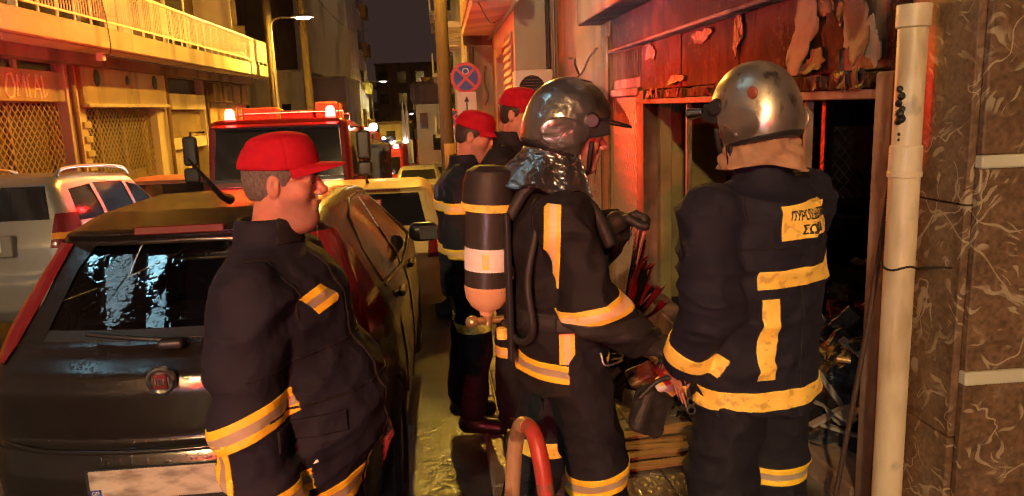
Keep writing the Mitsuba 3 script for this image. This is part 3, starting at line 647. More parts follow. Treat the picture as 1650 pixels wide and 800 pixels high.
# the room behind
part(SH, 'room', cat([box(W + .14, 6.2, 6.71, 6.9, -.4, 2.70), box(6.0, 6.2, 2.76, 6.7, -.4, 2.70), box(W + .14, 6.2, 2.40, 2.90, -.4, 2.699), box(W + .14, 6.0, 2.9, 6.7, 2.45, 2.699), box(W + .14, 6.0, 2.9, 6.7, -.5, .06)]), 'm_soot')
part(SH, 'back_wall_panel', box(W + .15, 2.55, 6.66, 6.705, .06, 2.2), 'm_scorched_yellow', label='smoke-stained yellowish inner wall')
bw = part(SH, 'back_window', box(3.02, 3.95, 6.67, 6.705, .9, 1.56), 'm_peeled', label='wire-meshed window at the back of the burnt room')
part(bw, 'wire_mesh', cat([moved(cyl((-.75, 0, 0), (.75, 0, 0), .004, n=4), (3.48 + k * .09, 6.655, 1.23), ry=a) for k in range(-4, 5) for a in (50, -50)]).slice_plane((3.03, 0, 0), (1, 0, 0)).slice_plane((3.94, 0, 0), (-1, 0, 0)).slice_plane((0, 0, .9), (0, 0, 1)).slice_plane((0, 0, 1.56), (0, 0, -1)), 'm_lattice', kind='stuff')
part(bw, 'post', box(3.38, 3.46, 6.63, 6.67, .5, 1.6), 'm_soot')
part(SH, 'shelf_post', cbox(2.6, 2.66, 5.0, 5.06, .06, 1.9, .004), 'm_soot'); part(SH, 'shelf_post', cbox(3.3, 3.36, 4.3, 4.36, .06, 1.7, .004), 'm_soot')
for z in (.55, 1.0): part(SH, 'burnt_shelf', moved(cbox(-.7, .7, -.2, .2, -.015, .015, .004), (3.1, 5.1, z), ry=6, rx=4), 'm_soot')
# cables torn loose on the wall
lc = tube(bez((W - .04, 10.9, 2.05), (W - .06, 10.0, 2.12), (W - .05, 9.2, 2.2), (W - .07, 8.6, 2.34), (W - .06, 8.2, 2.42)), .012, 5)
lc2 = tube(bez((W - .06, 9.3, 2.2), (W - .12, 9.2, 2.3), (W - .10, 9.35, 2.38), (W - .14, 9.5, 2.4)), .012, 5)
part(SH, 'loose_cable', cat([lc, lc2]), 'm_iron_black')
part(SH, 'burnt_letter', moved(meshkit.text_mesh('A', .3, .01), (W - .272, 7.3, 2.74), rx=90, rz=-90), 'm_scorched_yellow') if False else None

# ---------------------------------------------------------------- drainpipe in front of the jamb
dp = thing('drainpipe', 'cream plastic drainpipe with a burnt black hole, beside the marble corner', 'pipe')
px_, py_ = W - .070, 2.635
part(dp, 'upper_pipe', cyl((px_, py_, 1.575), (px_, py_, 2.12), .050, n=28), 'm_pvc', True)
part(dp, 'collar', lathe([(.0, 2.135), (.040, 2.135), (.040, 2.15), (.058, 2.15), (.058, 2.075), (.052, 2.07), (.05, 2.07)], 28, (px_, py_, 0)), 'm_pvc', 30)
part(dp, 'coupling', lathe([(.05, 1.66), (.056, 1.655), (.057, 1.565), (.060, 1.56), (.060, 1.545), (.05, 1.54)], 28, (px_, py_, 0)), 'm_pvc', 30)
part(dp, 'lower_pipe', cyl((px_, py_ - .01, -.1), (px_, py_, 1.56), .054, n=28), 'm_pvc', True)
hole = []
for (a, z, r) in ((.6, 1.86, .013), (.45, 1.835, .015), (.62, 1.81, .014), (.35, 1.79, .012), (.52, 1.775, .016), (.4, 1.755, .017), (.6, 1.745, .014), (.48, 1.70, .007), (.48, 1.68, .006), (.5, 1.63, .005)):
    th = math.radians(180 + 55 - 60 * a); hole.append(sphere((px_ + .049 * math.cos(th), py_ + .049 * math.sin(th), z), r, 2, (.4, .4, 1.1)) if False else sphere((px_ + .047 * math.cos(th), py_ + .047 * math.sin(th), z), r, 2))
for q in hole: part(dp, 'burn_hole', q, 'm_soot')
part(dp, 'tie_wire', tube([(px_ + .062 * math.cos(t), py_ + .062 * math.sin(t), 1.21 + .008 * math.sin(3 * t)) for t in np.linspace(math.radians(120), math.radians(330), 16)] + [(W - .004, py_ - .12, 1.225), (W - .004, py_ - .2, 1.24)], .004, 5), 'm_iron_black')
# ---------------------------------------------------------------- street lamps, poles, signs
def street_lamp(x, y, z, arm, label, color, power, bulb=True, weight=1.0, group=None):
    t = thing('street_lamp', label, 'street lamp', group); g = float(ground(y))
    part(t, 'pole', tube([(x, y, g - .15), (x, y, g + 1.2), (x, y, g + 1.25), (x, y, z - .35)], [.085, .08, .06, .045], 12), 'm_steel')
    part(t, 'arm', tube(bez((x, y, z - .4), (x + .05 * arm, y, z - .05), (x + .3 * arm, y, z + .08), (x + .75 * arm, y, z + .06)), .03, 8), 'm_steel')
    h = moved(sphere((0, 0, 0), 1, 3, (.34, .14, .075)), (x + .95 * arm, y, z + .09)); h = slc(h, (0, 0, z + .072), (0, 0, 1)); part(t, 'housing', shell(h, .004), 'm_steel', True)
    b = moved(sphere((0, 0, 0), 1, 2, (.22, .10, .06)), (x + .98 * arm, y, z + .055)); A = 4 * math.pi * .13 ** 2
    k = part(t, 'lens', b, 'm_lens_white', True)
    scene[k]['emitter'] = {'type': 'area', 'radiance': rgb(*(np.asarray(color) * power)), 'sampling_weight': weight}
    return t
street_lamp(-4.93, 24, 4.60, 1, 'lit street lamp on the left, at the end of the long balcony', SODIUM, LAMP_POWER * 1.3, weight=3.0)
street_lamp(-5.37, 62, 4.05, 1, 'smaller lit street lamp far down the left side of the street', SODIUM, LAMP_POWER * 2.0, weight=.9)
street_lamp(-4.9, 104, 1.2, 1, 'tiny lit street lamp farthest down the street', SODIUM, LAMP_POWER * .7, weight=.1)
street_lamp(-4.9, -13, 7.6, 1, 'street lamp behind the camera on the left pavement', WARM, NEAR_POWER, weight=5.0)
def wood_pole(x, y, z1, r, label, lean=0):
    t = thing('wooden_pole', label, 'pole'); g = float(ground(y))
    m = tube([(x, y, g - .2), (x + lean * .5, y, (g + z1) / 2), (x + lean, y, z1)], [r * 1.15, r, r * .8], 14)
    part(t, 'shaft', m, 'm_wood_grey', True); return t
p1 = wood_pole(.10, 15.5, 9.0, .125, 'dark wooden utility pole on the right kerb, behind the no-stopping sign')
p2 = wood_pole(-4.72, 29, 8.5, .14, 'bare wooden utility pole right of the lit lamp', -.15)
p3 = wood_pole(-5.12, 24.6, 7.4, .13, 'wooden pole standing against the lit lamp post')
part(p2, 'crossarm', moved(cbox(-.9, .9, -.05, .05, -.06, .06, .01), (-4.9, 28.85, 7.1)), 'm_wood_grey')
part(p1, 'poster_wrap', cyl((.115, 15.5, .2), (.112, 15.5, 1.15), .142, n=18), 'm_plaster_orange', True)
for i, (a, b, s) in enumerate((((-5.12, 24.6, 7.2), (-4.9, 28.85, 7.1), .15), ((-4.3, 28.85, 7.15), (-11, 40, 8.0), .5), ((-5.12, 24.6, 6.6), (-12, 33, 6.4), .5), ((-4.9, 28.85, 6.9), (-5.2, 62, 8.2), 1.0))):
    a, b = V(*a), V(*b); ts = np.linspace(0, 1, 18); w = a + ts[:, None] * (b - a); w[:, 2] -= 4 * s * ts * (1 - ts)
    single('overhead_wire', tube(w, .012, 5), 'm_iron_black', ('short wire between the two poles by the lit lamp', 'wire running left from the bare wooden pole', 'lower wire running left over the balcony end', 'long sagging wire following the street')[i], 'wire')
lt = thing('pole_lamp', 'lit lamp high on the wooden pole, above the no-stopping sign', 'street lamp')
part(lt, 'arm', tube(bez((.08, 15.4, 6.2), (.0, 15.3, 6.45), (-.08, 14.9, 6.5)), .025, 8), 'm_steel')
part(lt, 'housing', cbox(-.22, .06, 14.45, 14.9, 6.48, 6.58, .03), 'm_steel')
k = part(lt, 'lens', moved(sphere((0, 0, 0), 1, 2, (.10, .2, .06)), (-.08, 14.68, 6.44)), 'm_lens_white', True)
scene[k]['emitter'] = {'type': 'area', 'radiance': rgb(*(SODIUM * LAMP_POWER * 1.35)), 'sampling_weight': 4.0}
# traffic signs
def no_stopping(cx, cy, cz, r, label, extra=True, cat_='traffic sign'):
    t = thing('no_stopping_sign', label, cat_)
    part(t, 'pole', cyl((cx, cy + .03, float(ground(cy)) - .1), (cx, cy + .03, cz + r + .02), .028, n=12), 'm_steel', True)
    disc = lambda rr, y0, y1, m, n, n2=40: part(t, n, cyl((cx, y0, cz), (cx, y1, cz), rr, n=n2), m)
    disc(r, cy, cy - .004, 'm_sign_red', 'rim'); disc(r * .80, cy - .004, cy - .006, 'm_sign_blue', 'blue_field')
    for a in (45, -45): part(t, 'red_bar', moved(cbox(-r * .8, r * .8, -.0015, .0015, -r * .085, r * .085, .0005), (cx, cy - .008 - .0006 * (a > 0), cz), ry=a), 'm_sign_red')
    if extra:
        em = thing_part = part(t, 'emblem', trimesh.creation.annulus(r * .16, r * .22, .002, sections=24, transform=np.array([[1, 0, 0, cx], [0, 0, 1, cy - .0085], [0, -1, 0, cz + r * .42], [0, 0, 0, 1.0]])), 'm_sign_back')
        part(t, 'plate', cbox(cx - .15, cx + .15, cy - .006, cy - .002, cz - r - .5, cz - r + .02, .001), 'm_sign_back')
        part(t, 'arrow', cat([box(cx - .012, cx + .012, cy - .009, cy - .0065, cz - r - .42, cz - r - .1), prism([(cx - .04, cz - r - .13), (cx + .04, cz - r - .13), (cx, cz - r - .04)], .0025, 'xz', cy - .009)]), 'm_ink')
    return t
no_stopping(.41, 12.0, 2.30, .235, 'round red and blue no-stopping sign with a white arrow plate below')
no_stopping(.30, 19.0, 1.62, .2, 'second, smaller round no-stopping sign low behind the first', False)
# ---------------------------------------------------------------- vehicles
def poly_sdf(P, y, z):
    "signed distance to a closed polygon, negative inside; y, z 2-d arrays"
    d = np.full(y.shape, 1e9); inside = np.zeros(y.shape, bool); n = len(P)
    for i in range(n):
        (ax, ay), (bx, by) = P[i], P[(i + 1) % n]; ex, ey = bx - ax, by - ay; wx, wy = y - ax, z - ay
        t = np.clip((wx * ex + wy * ey) / (ex * ex + ey * ey + 1e-12), 0, 1); d = np.minimum(d, (wx - t * ex) ** 2 + (wy - t * ey) ** 2)
        c = ((ay <= z) & (by > z)) | ((by <= z) & (ay > z)); xs = ax + (z - ay) / (by - ay + 1e-12) * ex; inside ^= c & (y < xs)
    return np.where(inside, -1, 1) * np.sqrt(d)
def car_body(prof, plan, tumble, L, H, hw, h=.02, k=.09, arches=(), arch_r=.32, smooth=1, bow=.06):
    lo, hi = V(-hw - .08, -.12, .1), V(hw + .08, L + .12, H + .1)
    n = np.ceil((hi - lo) / h).astype(int) + 1; X, Y, Z = [lo[i] + h * np.arange(n[i]) for i in range(3)]
    y2, z2 = np.meshgrid(Y, Z, indexing='ij'); side = poly_sdf(prof, y2, z2); pts = np.array(prof)
    from scipy.interpolate import PchipInterpolator as PI
    wp = PI(*zip(*plan))(np.clip(Y, plan[0][0], plan[-1][0])); wt = PI(*zip(*tumble))(np.clip(Z, tumble[0][0], tumble[-1][0]))
    w = hw * wp[:, None] * wt[None, :]
    dx = (np.abs(X)[:, None, None] - w[None]) * .93; s = np.empty_like(dx)
    for i, x in enumerate(X):   # the ends bow forward towards the corners
        s[i] = np.stack([np.interp(Y - bow * (x / hw) ** 2 * (1 - 2 * np.clip(Y / L, 0, 1)), Y, side[:, j]) for j in range(len(Z))], 1)
    hh = np.maximum(k - np.abs(dx - s), 0) / k; f = np.maximum(dx, s) + hh * hh * k * .25
    for ya in arches:
        c = np.sqrt((y2 - ya) ** 2 + (z2 - .30) ** 2) - arch_r; c = np.maximum(c[None], hw * .62 - np.abs(X)[:, None, None]); f = np.maximum(f, -c)
    return nets(f.astype(np.float32), lo, h, smooth)
def yz_planes(P):
    "half spaces of a convex polygon given in (y, z)"
    P = np.array(P, float); c = P.mean(0); out = []
    for a, b in zip(P, np.roll(P, -1, 0)):
        n = V(b[1] - a[1], a[0] - b[0]); n *= np.sign((c - a) @ n); out.append((V(0, *a), V(0, *n)))
    return out
def xz_planes(P):
    P = np.array(P, float); c = P.mean(0); out = []
    for a, b in zip(P, np.roll(P, -1, 0)):
        n = V(b[1] - a[1], a[0] - b[0]); n *= np.sign((c - a) @ n); out.append((V(a[0], 0, a[1]), V(n[0], 0, n[1])))
    return out
def wheel_meshes(r, w):
    ty = lathe([(r * .64, -w / 2), (r * .9, -w / 2), (r, -w * .36), (r, w * .36), (r * .9, w / 2), (r * .64, w / 2), (r * .62, 0), (r * .64, -w / 2)], 30)
    rim = [lathe([(r * .56, w * .3), (r * .65, w * .42), (r * .65, -w * .3), (r * .56, -w * .2)], 30), cyl((0, 0, w * .1), (0, 0, w * .36), r * .14, n=16)]
    for k in range(5): rim.append(moved(cbox(.05 * r, r * .6, -.06 * r, .06 * r, w * .2, w * .33, .004), rz=72 * k))
    return ty, cat(rim)
class Car:
    def __init__(self, name, label, cat_, x, y, yaw=0, group=None, pitch=None, L=4.0, dz=0.0):
        self.key = thing(name, label, cat_, group)
        c = y + L / 2 * math.cos(math.radians(yaw)); p = slope_deg(c) if pitch is None else pitch
        self.M = trimesh.transformations.translation_matrix((x, y, float(ground(y)) - .08 + dz)) @ rot([1, 0, 0], p) @ rot([0, 0, 1], yaw)
    def put(self, name, m, mt, smooth=35, holder=None, label=None, **kw):
        m = m.copy(); m.apply_transform(self.M); return part(holder or self.key, name, m, mt, smooth, label, **kw)
    def wheels(self, ys, hw, r=.31, w=.19):
        ty, rim = wheel_meshes(r, w)
        for yy in ys:
            for s in (-1, 1):
                f = lambda m: moved(m, ((hw - w / 2) * s, yy, r), ry=90 * s)
                t = self.put('wheel', f(ty), 'm_rubber'); self.put('rim', f(rim), 'm_steel', 30, t)
    def emit(self, k, c, w=.03): scene[k]['emitter'] = {'type': 'area', 'radiance': rgb(*c), 'sampling_weight': w}

# --- the dark hatchback in the foreground
mat('m_seat_cloth', (.05, .05, .055), .9)
scene['m_misted_glass'] = {'type': 'principledthin', 'base_color': proc(lambda p, n, uv: mix((.25, .30, .34), (.75, .85, .9), smoothstep(.35, .65, fbm(p.x * 26, p.y * 26, p.z * 26, 3)))), 'roughness': .3, 'spec_trans': .25, 'diff_trans': 1.3, 'eta': 1.4}
def hatchback():
    c = Car('dark_hatchback', 'wet dark hatchback with a round badge and tall tail lights, parked in the foreground', 'car', -1.02, 2.58, 0, 'cars parked along the kerb on the right', pitch=-1.4, dz=.045)
    L, H, hw = 4.03, 1.46, .80
    prof = [(.10, .22), (-.0, .34), (-.015, .56), (.015, .65), (.045, .68), (.02, .86), (.04, .92), (.10, .97), (.15, 1.00), (.47, 1.345), (.40, 1.375), (.44, 1.392), (.75, 1.435), (1.4, 1.455), (2.05, 1.42), (2.95, 1.03), (3.5, .93), (3.86, .76), (4.02, .52), (4.03, .34), (3.93, .22)]
    plan = [(-.1, .60), (.0, .70), (.12, .81), (.35, .90), (.8, .97), (1.6, 1.0), (2.8, .99), (3.4, .95), (3.8, .84), (4.0, .68), (4.15, .5)]
    tum = [(.1, .93), (.3, .97), (.6, 1.0), (.85, .985), (1.0, .94), (1.2, .81), (1.38, .685), (1.5, .60)]
    BW = .20; m = car_body(prof, plan, tum, L, H, hw, .0145, .08, (.72, 3.22), .335, 1, BW); bw_ = lambda x: BW * (x / hw) ** 2
    rear = lambda ymax: [(V(0, ymax, 0), V(0, -1, 0))]
    # rear window, tail lights, side glass cut out of the body
    rw, m = split(m, xz_planes([(-.485, 1.015), (.485, 1.015), (.42, 1.25), (.37, 1.328), (-.37, 1.328), (-.42, 1.25)]) + rear(.62))
    sg, m = split(m, yz_planes([(.86, 1.05), (1.62, 1.0), (1.62, 1.385), (1.3, 1.385), (1.0, 1.33), (.84, 1.2)]))
    sg2, m = split(m, yz_planes([(1.70, .995), (2.72, .99), (2.60, 1.07), (2.06, 1.35), (1.95, 1.375), (1.70, 1.385)]))
    ws, m = split(m, xz_planes([(-.64, 1.06), (.64, 1.06), (.56, 1.39), (-.56, 1.39)]) + [(V(0, 2.0, 0), V(0, 1, 0))])
    tls = []
    for s in (-1, 1):
        tl, m = split(m, xz_planes([(s * .595, .95), (s * .90, .93), (s * .80, 1.15), (s * .62, 1.345), (s * .455, 1.335), (s * .525, 1.15)]) + rear(.66)); tls.append(tl)
    for s in (-1, 1):
        c.put('front_seat', rbox(s * .37 - .24, s * .37 + .24, 1.75, 1.95, .5, 1.05, .07), 'm_black_plastic', True)
        c.put('headrest', moved(rbox(-.13, .13, -.05, .05, -.09, .10, .045), (s * .37, 1.83, 1.17)), 'm_seat_cloth', True)
        c.put('rear_headrest', moved(rbox(-.14, .14, -.05, .05, -.08, .08, .045), (s * .36, .75, 1.07)), 'm_seat_cloth', True)
    c.put('rear_seat', rbox(-.62, .62, .72, .95, .5, 1.0, .06), 'm_seat_cloth', True)
    c.put('parcel_shelf', cbox(-.58, .58, .30, .74, .93, .95, .008), 'm_black_plastic')
    c.put('dashboard', rbox(-.66, .66, 2.45, 2.9, .75, .98, .05), 'm_black_plastic', True)
    c.put('steering_wheel', trimesh.creation.torus(.18, .016, 24, 8).apply_transform(rot([1, 0, 0], 65)).apply_translation((-.36, 2.32, .93)), 'm_black_plastic', True)
    c.put('rear_view_mirror', rbox(-.11, .11, 2.12, 2.15, 1.25, 1.32, .012), 'm_black_plastic', True)
    # bumper split line
    bump, m = split(m, [(V(0, 0, .65), V(0, 0, -1)), (V(0, .45, 0), V(0, -1, 0))])
    c.put('body', m, 'm_paint_black', 40)
    b = c.put('bumper', puff(bump, .006), 'm_paint_black', 40)
    c.put('bumper_lip', tube(bez(*[(x, -.018 + bw_(x) + .05 * (abs(x) / .6) ** 6, .664) for x in (-.66, -.6, -.45, -.25, 0, .25, .45, .6, .66)]), .010, 6), 'm_paint_black', True, b)
    gk = c.put('rear_window', puff(rw, -.006), 'm_wet_pane', True, label='wet rear window, misted windscreen showing through it')
    c.put('window_surround', shell(split(rw, xz_planes([(-.485, 1.015), (.485, 1.015), (.47, 1.05), (-.47, 1.05)]))[0], .002), 'm_black_plastic', True, gk)
    for g in (sg, sg2):
        a, b2 = faces_where(g, lambda p, n: p[:, 0] > 0)
        for q in (a, b2):
            w = c.put('side_window', puff(q, -.006), 'm_glass_dark', True)
    c.put('windscreen', puff(ws, -.005), 'm_misted_glass', True)
    for tl in tls:
        k = c.put('tail_light', puff(tl, .008), 'm_tail_red', True, label='tall narrow red tail light')
    # window trim on the near side, door seams
    for s in (-1, 1):
        def on(y, z):   # the body's surface there
            i = np.argmin(np.abs(m.vertices[:, 1] - y) * 1.0 + np.abs(m.vertices[:, 2] - z) + (m.vertices[:, 0] * s < 0) * 9); return np.array([m.vertices[i, 0] + s * .002, y, z])
        c.put('door_seam', tube([on(1.66, z) for z in np.linspace(.32, 1.0, 9)], .005, 5), 'm_black_plastic')
        c.put('door_seam', tube([on(y, z) for y, z in ((.98, .98), (.99, .8), (1.06, .62), (1.12, .42))], .005, 5), 'm_black_plastic')
        c.put('window_trim', tube([on(y, z) for y, z in ((.84, 1.05), (.86, 1.2), (.99, 1.345), (1.3, 1.40), (1.7, 1.405), (2.08, 1.37), (2.62, 1.085), (2.78, 1.0), (2.2, .985), (1.6, .985), (.86, 1.03))], .008, 6), 'm_paint_black', True)
        p = on(1.2, .93); c.put('door_handle', moved(rbox(-.018, .018, -.09, .09, -.016, .016, .014), p + V(s * .012, 0, 0)), 'm_paint_black', True)
        c.put('door_handle', moved(rbox(-.018, .018, -.09, .09, -.016, .016, .014), on(2.05, .92) + V(s * .012, 0, 0)), 'm_paint_black', True)
        mk = c.put('mirror', rbox(min(s * .76, s * .96), max(s * .76, s * .96), 2.48, 2.60, .98, 1.11, .05), 'm_paint_black', True)
        c.put('mirror_glass', moved(cbox(-.07, .07, -.002, .002, -.045, .045, .001), (s * .905, 2.477, 1.045)), 'm_chrome', False, mk)
    bt, _ = None, None
    c.put('third_brake_light', moved(cbox(-.17, .17, -.02, .015, -.016, .016, .004), (-.02, .43, 1.385), rx=-8), 'm_tail_dark', label='dark red third brake light')
    bd = c.put('badge', moved(lathe([(.0, .016), (.030, .016), (.033, .012), (.033, .014), (.042, .018), (.050, .014), (.052, 0), (0, 0)], 36), (0.0, .022, .905), rx=90), 'm_chrome', 30, label='round chrome ring badge with a dark red centre')
    c.put('badge_centre', moved(rbox(-.024, .024, -.026, .026, -.004, .006, .004), (0, .0065, .905), rx=90), 'm_tail_dark', 30, bd)
    for k in range(4): c.put('badge_bar', moved(cbox(-.003, .003, -.012, .012, 0, .003, .001), (-.0135 + k * .009, -.0005, .905), rx=90), 'm_chrome', False, bd)
    pl = c.put('number_plate', moved(cbox(-.26, .26, -.004, .004, -.056, .056, .003), (0, -.034, .555), rx=2), 'm_plate_dirty', label='pale grimy number plate with a small blue corner mark')
    c.put('plate_holder', moved(cbox(-.275, .275, -.006, .006, -.075, .062, .004), (0, -.026, .552), rx=2), 'm_black_plastic', False, pl)
    c.put('country_mark', moved(cbox(-.258, -.222, -.006, -.0035, -.052, -.012, .0008), (0, -.034, .555), rx=2), 'm_plate_blue', False, pl)
    c.put('country_letters', moved(meshkit.text_mesh('GR', .014, .001), (-.253, -.0412, .525), rx=92), 'm_plate', False, pl)
    wp = c.put('rear_wiper', cat([tube(bez((.03, .12, 1.02), (-.13, .130, 1.035), (-.30, .165, 1.05)), [.012] + [.008] * 27 + [.006] if False else .009, 6), rbox(-.03, .06, .085, .145, .995, 1.03, .014)]), 'm_black_plastic', True)
    c.put('aerial', tube([(.10, .72, 1.47), (.09, .64, 1.49), (.045, .40, 1.66)], [.022, .014, .004], 8), 'm_black_plastic', True, label='short black roof aerial')
    for s in (-1, 1): c.put('headlight', rbox(min(s * .5, s * .74), max(s * .5, s * .74), 3.62, 3.86, .62, .80, .05), 'm_lens_white', True)
    c.wheels((.72, 3.22), .775)
    return c
hatchback()

def simple_car(name, label, x, y, yaw, pm, kind='hatch', h=.03, rails=False, glass='m_glass_dark', group=None, lit=None, cat_='car', plate=None, detail=True, dz=0.0):
    spec = {'suv': dict(L=4.2, H=1.70, hw=.885, prof=[(.12, .28), (0, .4), (-.02, .68), (.03, .74), (.03, 1.0), (.05, 1.08), (.20, 1.58), (.34, 1.665), (1.0, 1.70), (2.0, 1.66), (2.75, 1.13), (3.7, 1.0), (4.08, .8), (4.2, .5), (4.1, .28)], zb=1.17, zt=1.55, rwy=.5, rw=[(-.64, 1.25), (.64, 1.25), (.58, 1.57), (-.58, 1.57)], w1=[(.36, 1.22), (.9, 1.22), (.9, 1.57), (.44, 1.53)], w2=[(.98, 1.22), (1.72, 1.20), (1.72, 1.58), (.98, 1.58)], w3=[(1.80, 1.20), (2.5, 1.18), (2.12, 1.52), (1.80, 1.56)], ws=[(-.66, 1.16), (.66, 1.16), (.58, 1.58), (-.58, 1.58)], arch=(.78, 3.35), r=.34),
            'hatch': dict(L=4.0, H=1.48, hw=.84, prof=[(.10, .24), (0, .36), (-.01, .62), (.03, .70), (.04, .92), (.14, 1.0), (.42, 1.36), (.36, 1.40), (.7, 1.46), (1.4, 1.48), (2.05, 1.42), (2.95, 1.02), (3.5, .92), (3.86, .75), (4.0, .5), (3.92, .24)], zb=1.0, zt=1.36, rwy=.6, rw=[(-.60, 1.03), (.60, 1.03), (.53, 1.345), (-.53, 1.345)], w1=[(.80, 1.05), (1.6, 1.0), (1.6, 1.38), (.95, 1.33)], w2=[(1.68, 1.0), (2.7, .99), (2.06, 1.36), (1.68, 1.38)], w3=None, ws=[(-.64, 1.05), (.64, 1.05), (.56, 1.39), (-.56, 1.39)], arch=(.72, 3.2), r=.31)}[kind]
    L, H, hw = spec['L'], spec['H'], spec['hw']
    c = Car(name, label, cat_, x, y, yaw, group, L=L, dz=dz)
    plan = [(-.1, .66), (.0, .78), (.12, .91), (.4, .97), (1.0, 1.0), (L - 1.2, .99), (L - .5, .93), (L - .15, .8), (L + .1, .55)]
    tum = [(.1, .93), (.5, 1.0), (spec['zb'] * .85, .99), (spec['zb'], .95), (H - .13, .78), (H, .70)]
    m = car_body(spec['prof'], plan, tum, L, H, hw, h, .09, spec['arch'], spec['r'] + .04)
    rw, m = split(m, xz_planes(spec['rw']) + [(V(0, spec['rwy'], 0), V(0, -1, 0))]); gl = []
    for w in ('w1', 'w2', 'w3'):
        if spec[w]: q, m = split(m, yz_planes(spec[w])); gl.append(q)
    ws, m = split(m, xz_planes(spec['ws']) + [(V(0, L * .5, 0), V(0, 1, 0))])
    tls = []
    for s in (-1, 1):
        P = [(s * .655, .98), (s * .95, .98), (s * .95, 1.30), (s * .68, 1.30)] if kind == 'suv' else [(s * .60, .72), (s * .95, .72), (s * .95, .98), (s * .62, .98)]
        tl, m = split(m, xz_planes(P) + [(V(0, .36, 0), V(0, -1, 0))]); tls.append(tl)
    bump, m = split(m, [(V(0, 0, .70 if kind == 'hatch' else .72), V(0, 0, -1)), (V(0, .45, 0), V(0, -1, 0))])
    c.put('body', m, pm, 40); c.put('bumper', puff(bump, .008), 'm_black_plastic' if kind == 'suv' and False else pm, 40)
    c.put('rear_window', puff(rw, -.008), glass, True)
    for q in gl:
        for r_ in faces_where(q, lambda p, n: p[:, 0] > 0): c.put('side_window', puff(r_, -.008), glass, True)
    c.put('windscreen', puff(ws, -.008), glass, True)
    for tl in tls:
        k = c.put('tail_light', puff(tl, .012), 'm_tail_red', True)
        if lit == 'tail': c.emit(k, (14, .5, .6), .02)
        c.put('indicator_lens', puff(split(tl, [(V(0, 0, 1.06), V(0, 0, 1)), (V(0, 0, 1.12), V(0, 0, -1))])[0], .016), 'm_lens_orange', True, k) if detail and kind == 'suv' else None
    for s in (-1, 1):
        k = c.put('headlight', rbox(min(s * .48, s * .74), max(s * .48, s * .74), L - .36, L - .08, .62, .78, .05), 'm_lens_white', True)
        if lit == 'head': c.emit(k, (60, 54, 46), .02)
        if detail:
            mk = c.put('mirror', rbox(min(s * .84, s * 1.04), max(s * .84, s * 1.04), L * .6, L * .6 + .12, spec['zb'] - .02, spec['zb'] + .13, .05), pm, True)
            for yy in (1.25, 2.1): c.put('door_handle', rbox(min(s * hw * .985, s * (hw + .02)), max(s * hw * .985, s * (hw + .02)), yy - .09, yy + .09, spec['zb'] - .13, spec['zb'] - .10, .012), 'm_chrome', True)
            yy = 1.64 if kind == 'hatch' else 1.76
            c.put('door_seam', cat([box(s * hw * .96 - .012, s * hw * .96 + .012, yy - .004, yy + .004, .4, spec['zb'] - .04)]), 'm_black_plastic')
    if rails:
        for s in (-1, 1): c.put('roof_rail', tube(bez((s * .60, .42, 1.66), (s * .61, .55, 1.735), (s * .62, 1.2, 1.76), (s * .62, 1.9, 1.735), (s * .61, 2.1, 1.66)), .02, 8), pm, True)
    if plate:
        p = c.put('number_plate', cbox(-.26, .26, -.045, -.036, .97, 1.08, .003), 'm_plate', label='pale number plate'); c.put('plate_recess', cbox(-.36, .36, -.036, .05, .92, 1.12, .01), pm, False, p)
        c.put('plate_text', moved(meshkit.text_mesh(plate, .068, .002), (.25 - len(plate) * .052, -.046, .992), rx=90), 'm_ink', False, p)
    else: c.put('number_plate', cbox(-.26, .26, -.03, -.014, .76, .87, .003), 'm_plate')
    c.wheels(spec['arch'], hw - .01, spec['r'])
    return c
simple_car('silver_estate', 'silver high-roofed car with roof rails and dark tailgate glass, parked on the left', -4.42, 7.35, 0, 'm_paint_silver', 'suv', .022, True, plate='0 120', group='cars parked along the left pavement')
simple_car('red_hatchback', 'small red-lit hatchback parked on the left just beyond the silver car', -4.25, 11.6, 0, 'm_paint_redcar', 'hatch', .025, dz=.12, group='cars parked along the left pavement')
yc = simple_car('pale_hatchback', 'pale hatchback glowing yellow under the street lamp, parked ahead of the dark one', -.80, 7.25, 0, 'm_paint_cream', 'hatch', .02, group='cars parked along the kerb on the right')
yc.put('roof_aerial', tube([(0, .66, 1.46), (0, .60, 1.49), (0, .50, 1.55)], [.02, .012, .005], 8), 'm_black_plastic', True)
yc.put('third_brake_light', cbox(-.35, .35, .36, .40, 1.37, 1.39, .004), 'm_tail_dark')
yc.put('window_sticker', moved(cbox(-.055, .055, -.002, .002, -.05, .05, .0005), (.10, .345, 1.25), rx=-40), 'm_sign_red', label='red and white sticker inside the rear window')
yc.put('sticker_lines', cat([moved(cbox(-.045, .045, -.002, .002, -.006, .006, .0005), (.10, .335 - .010 * k, 1.262 - k * .018), rx=-40) for k in (-1, 0, 1, 2)]), 'm_far_white')

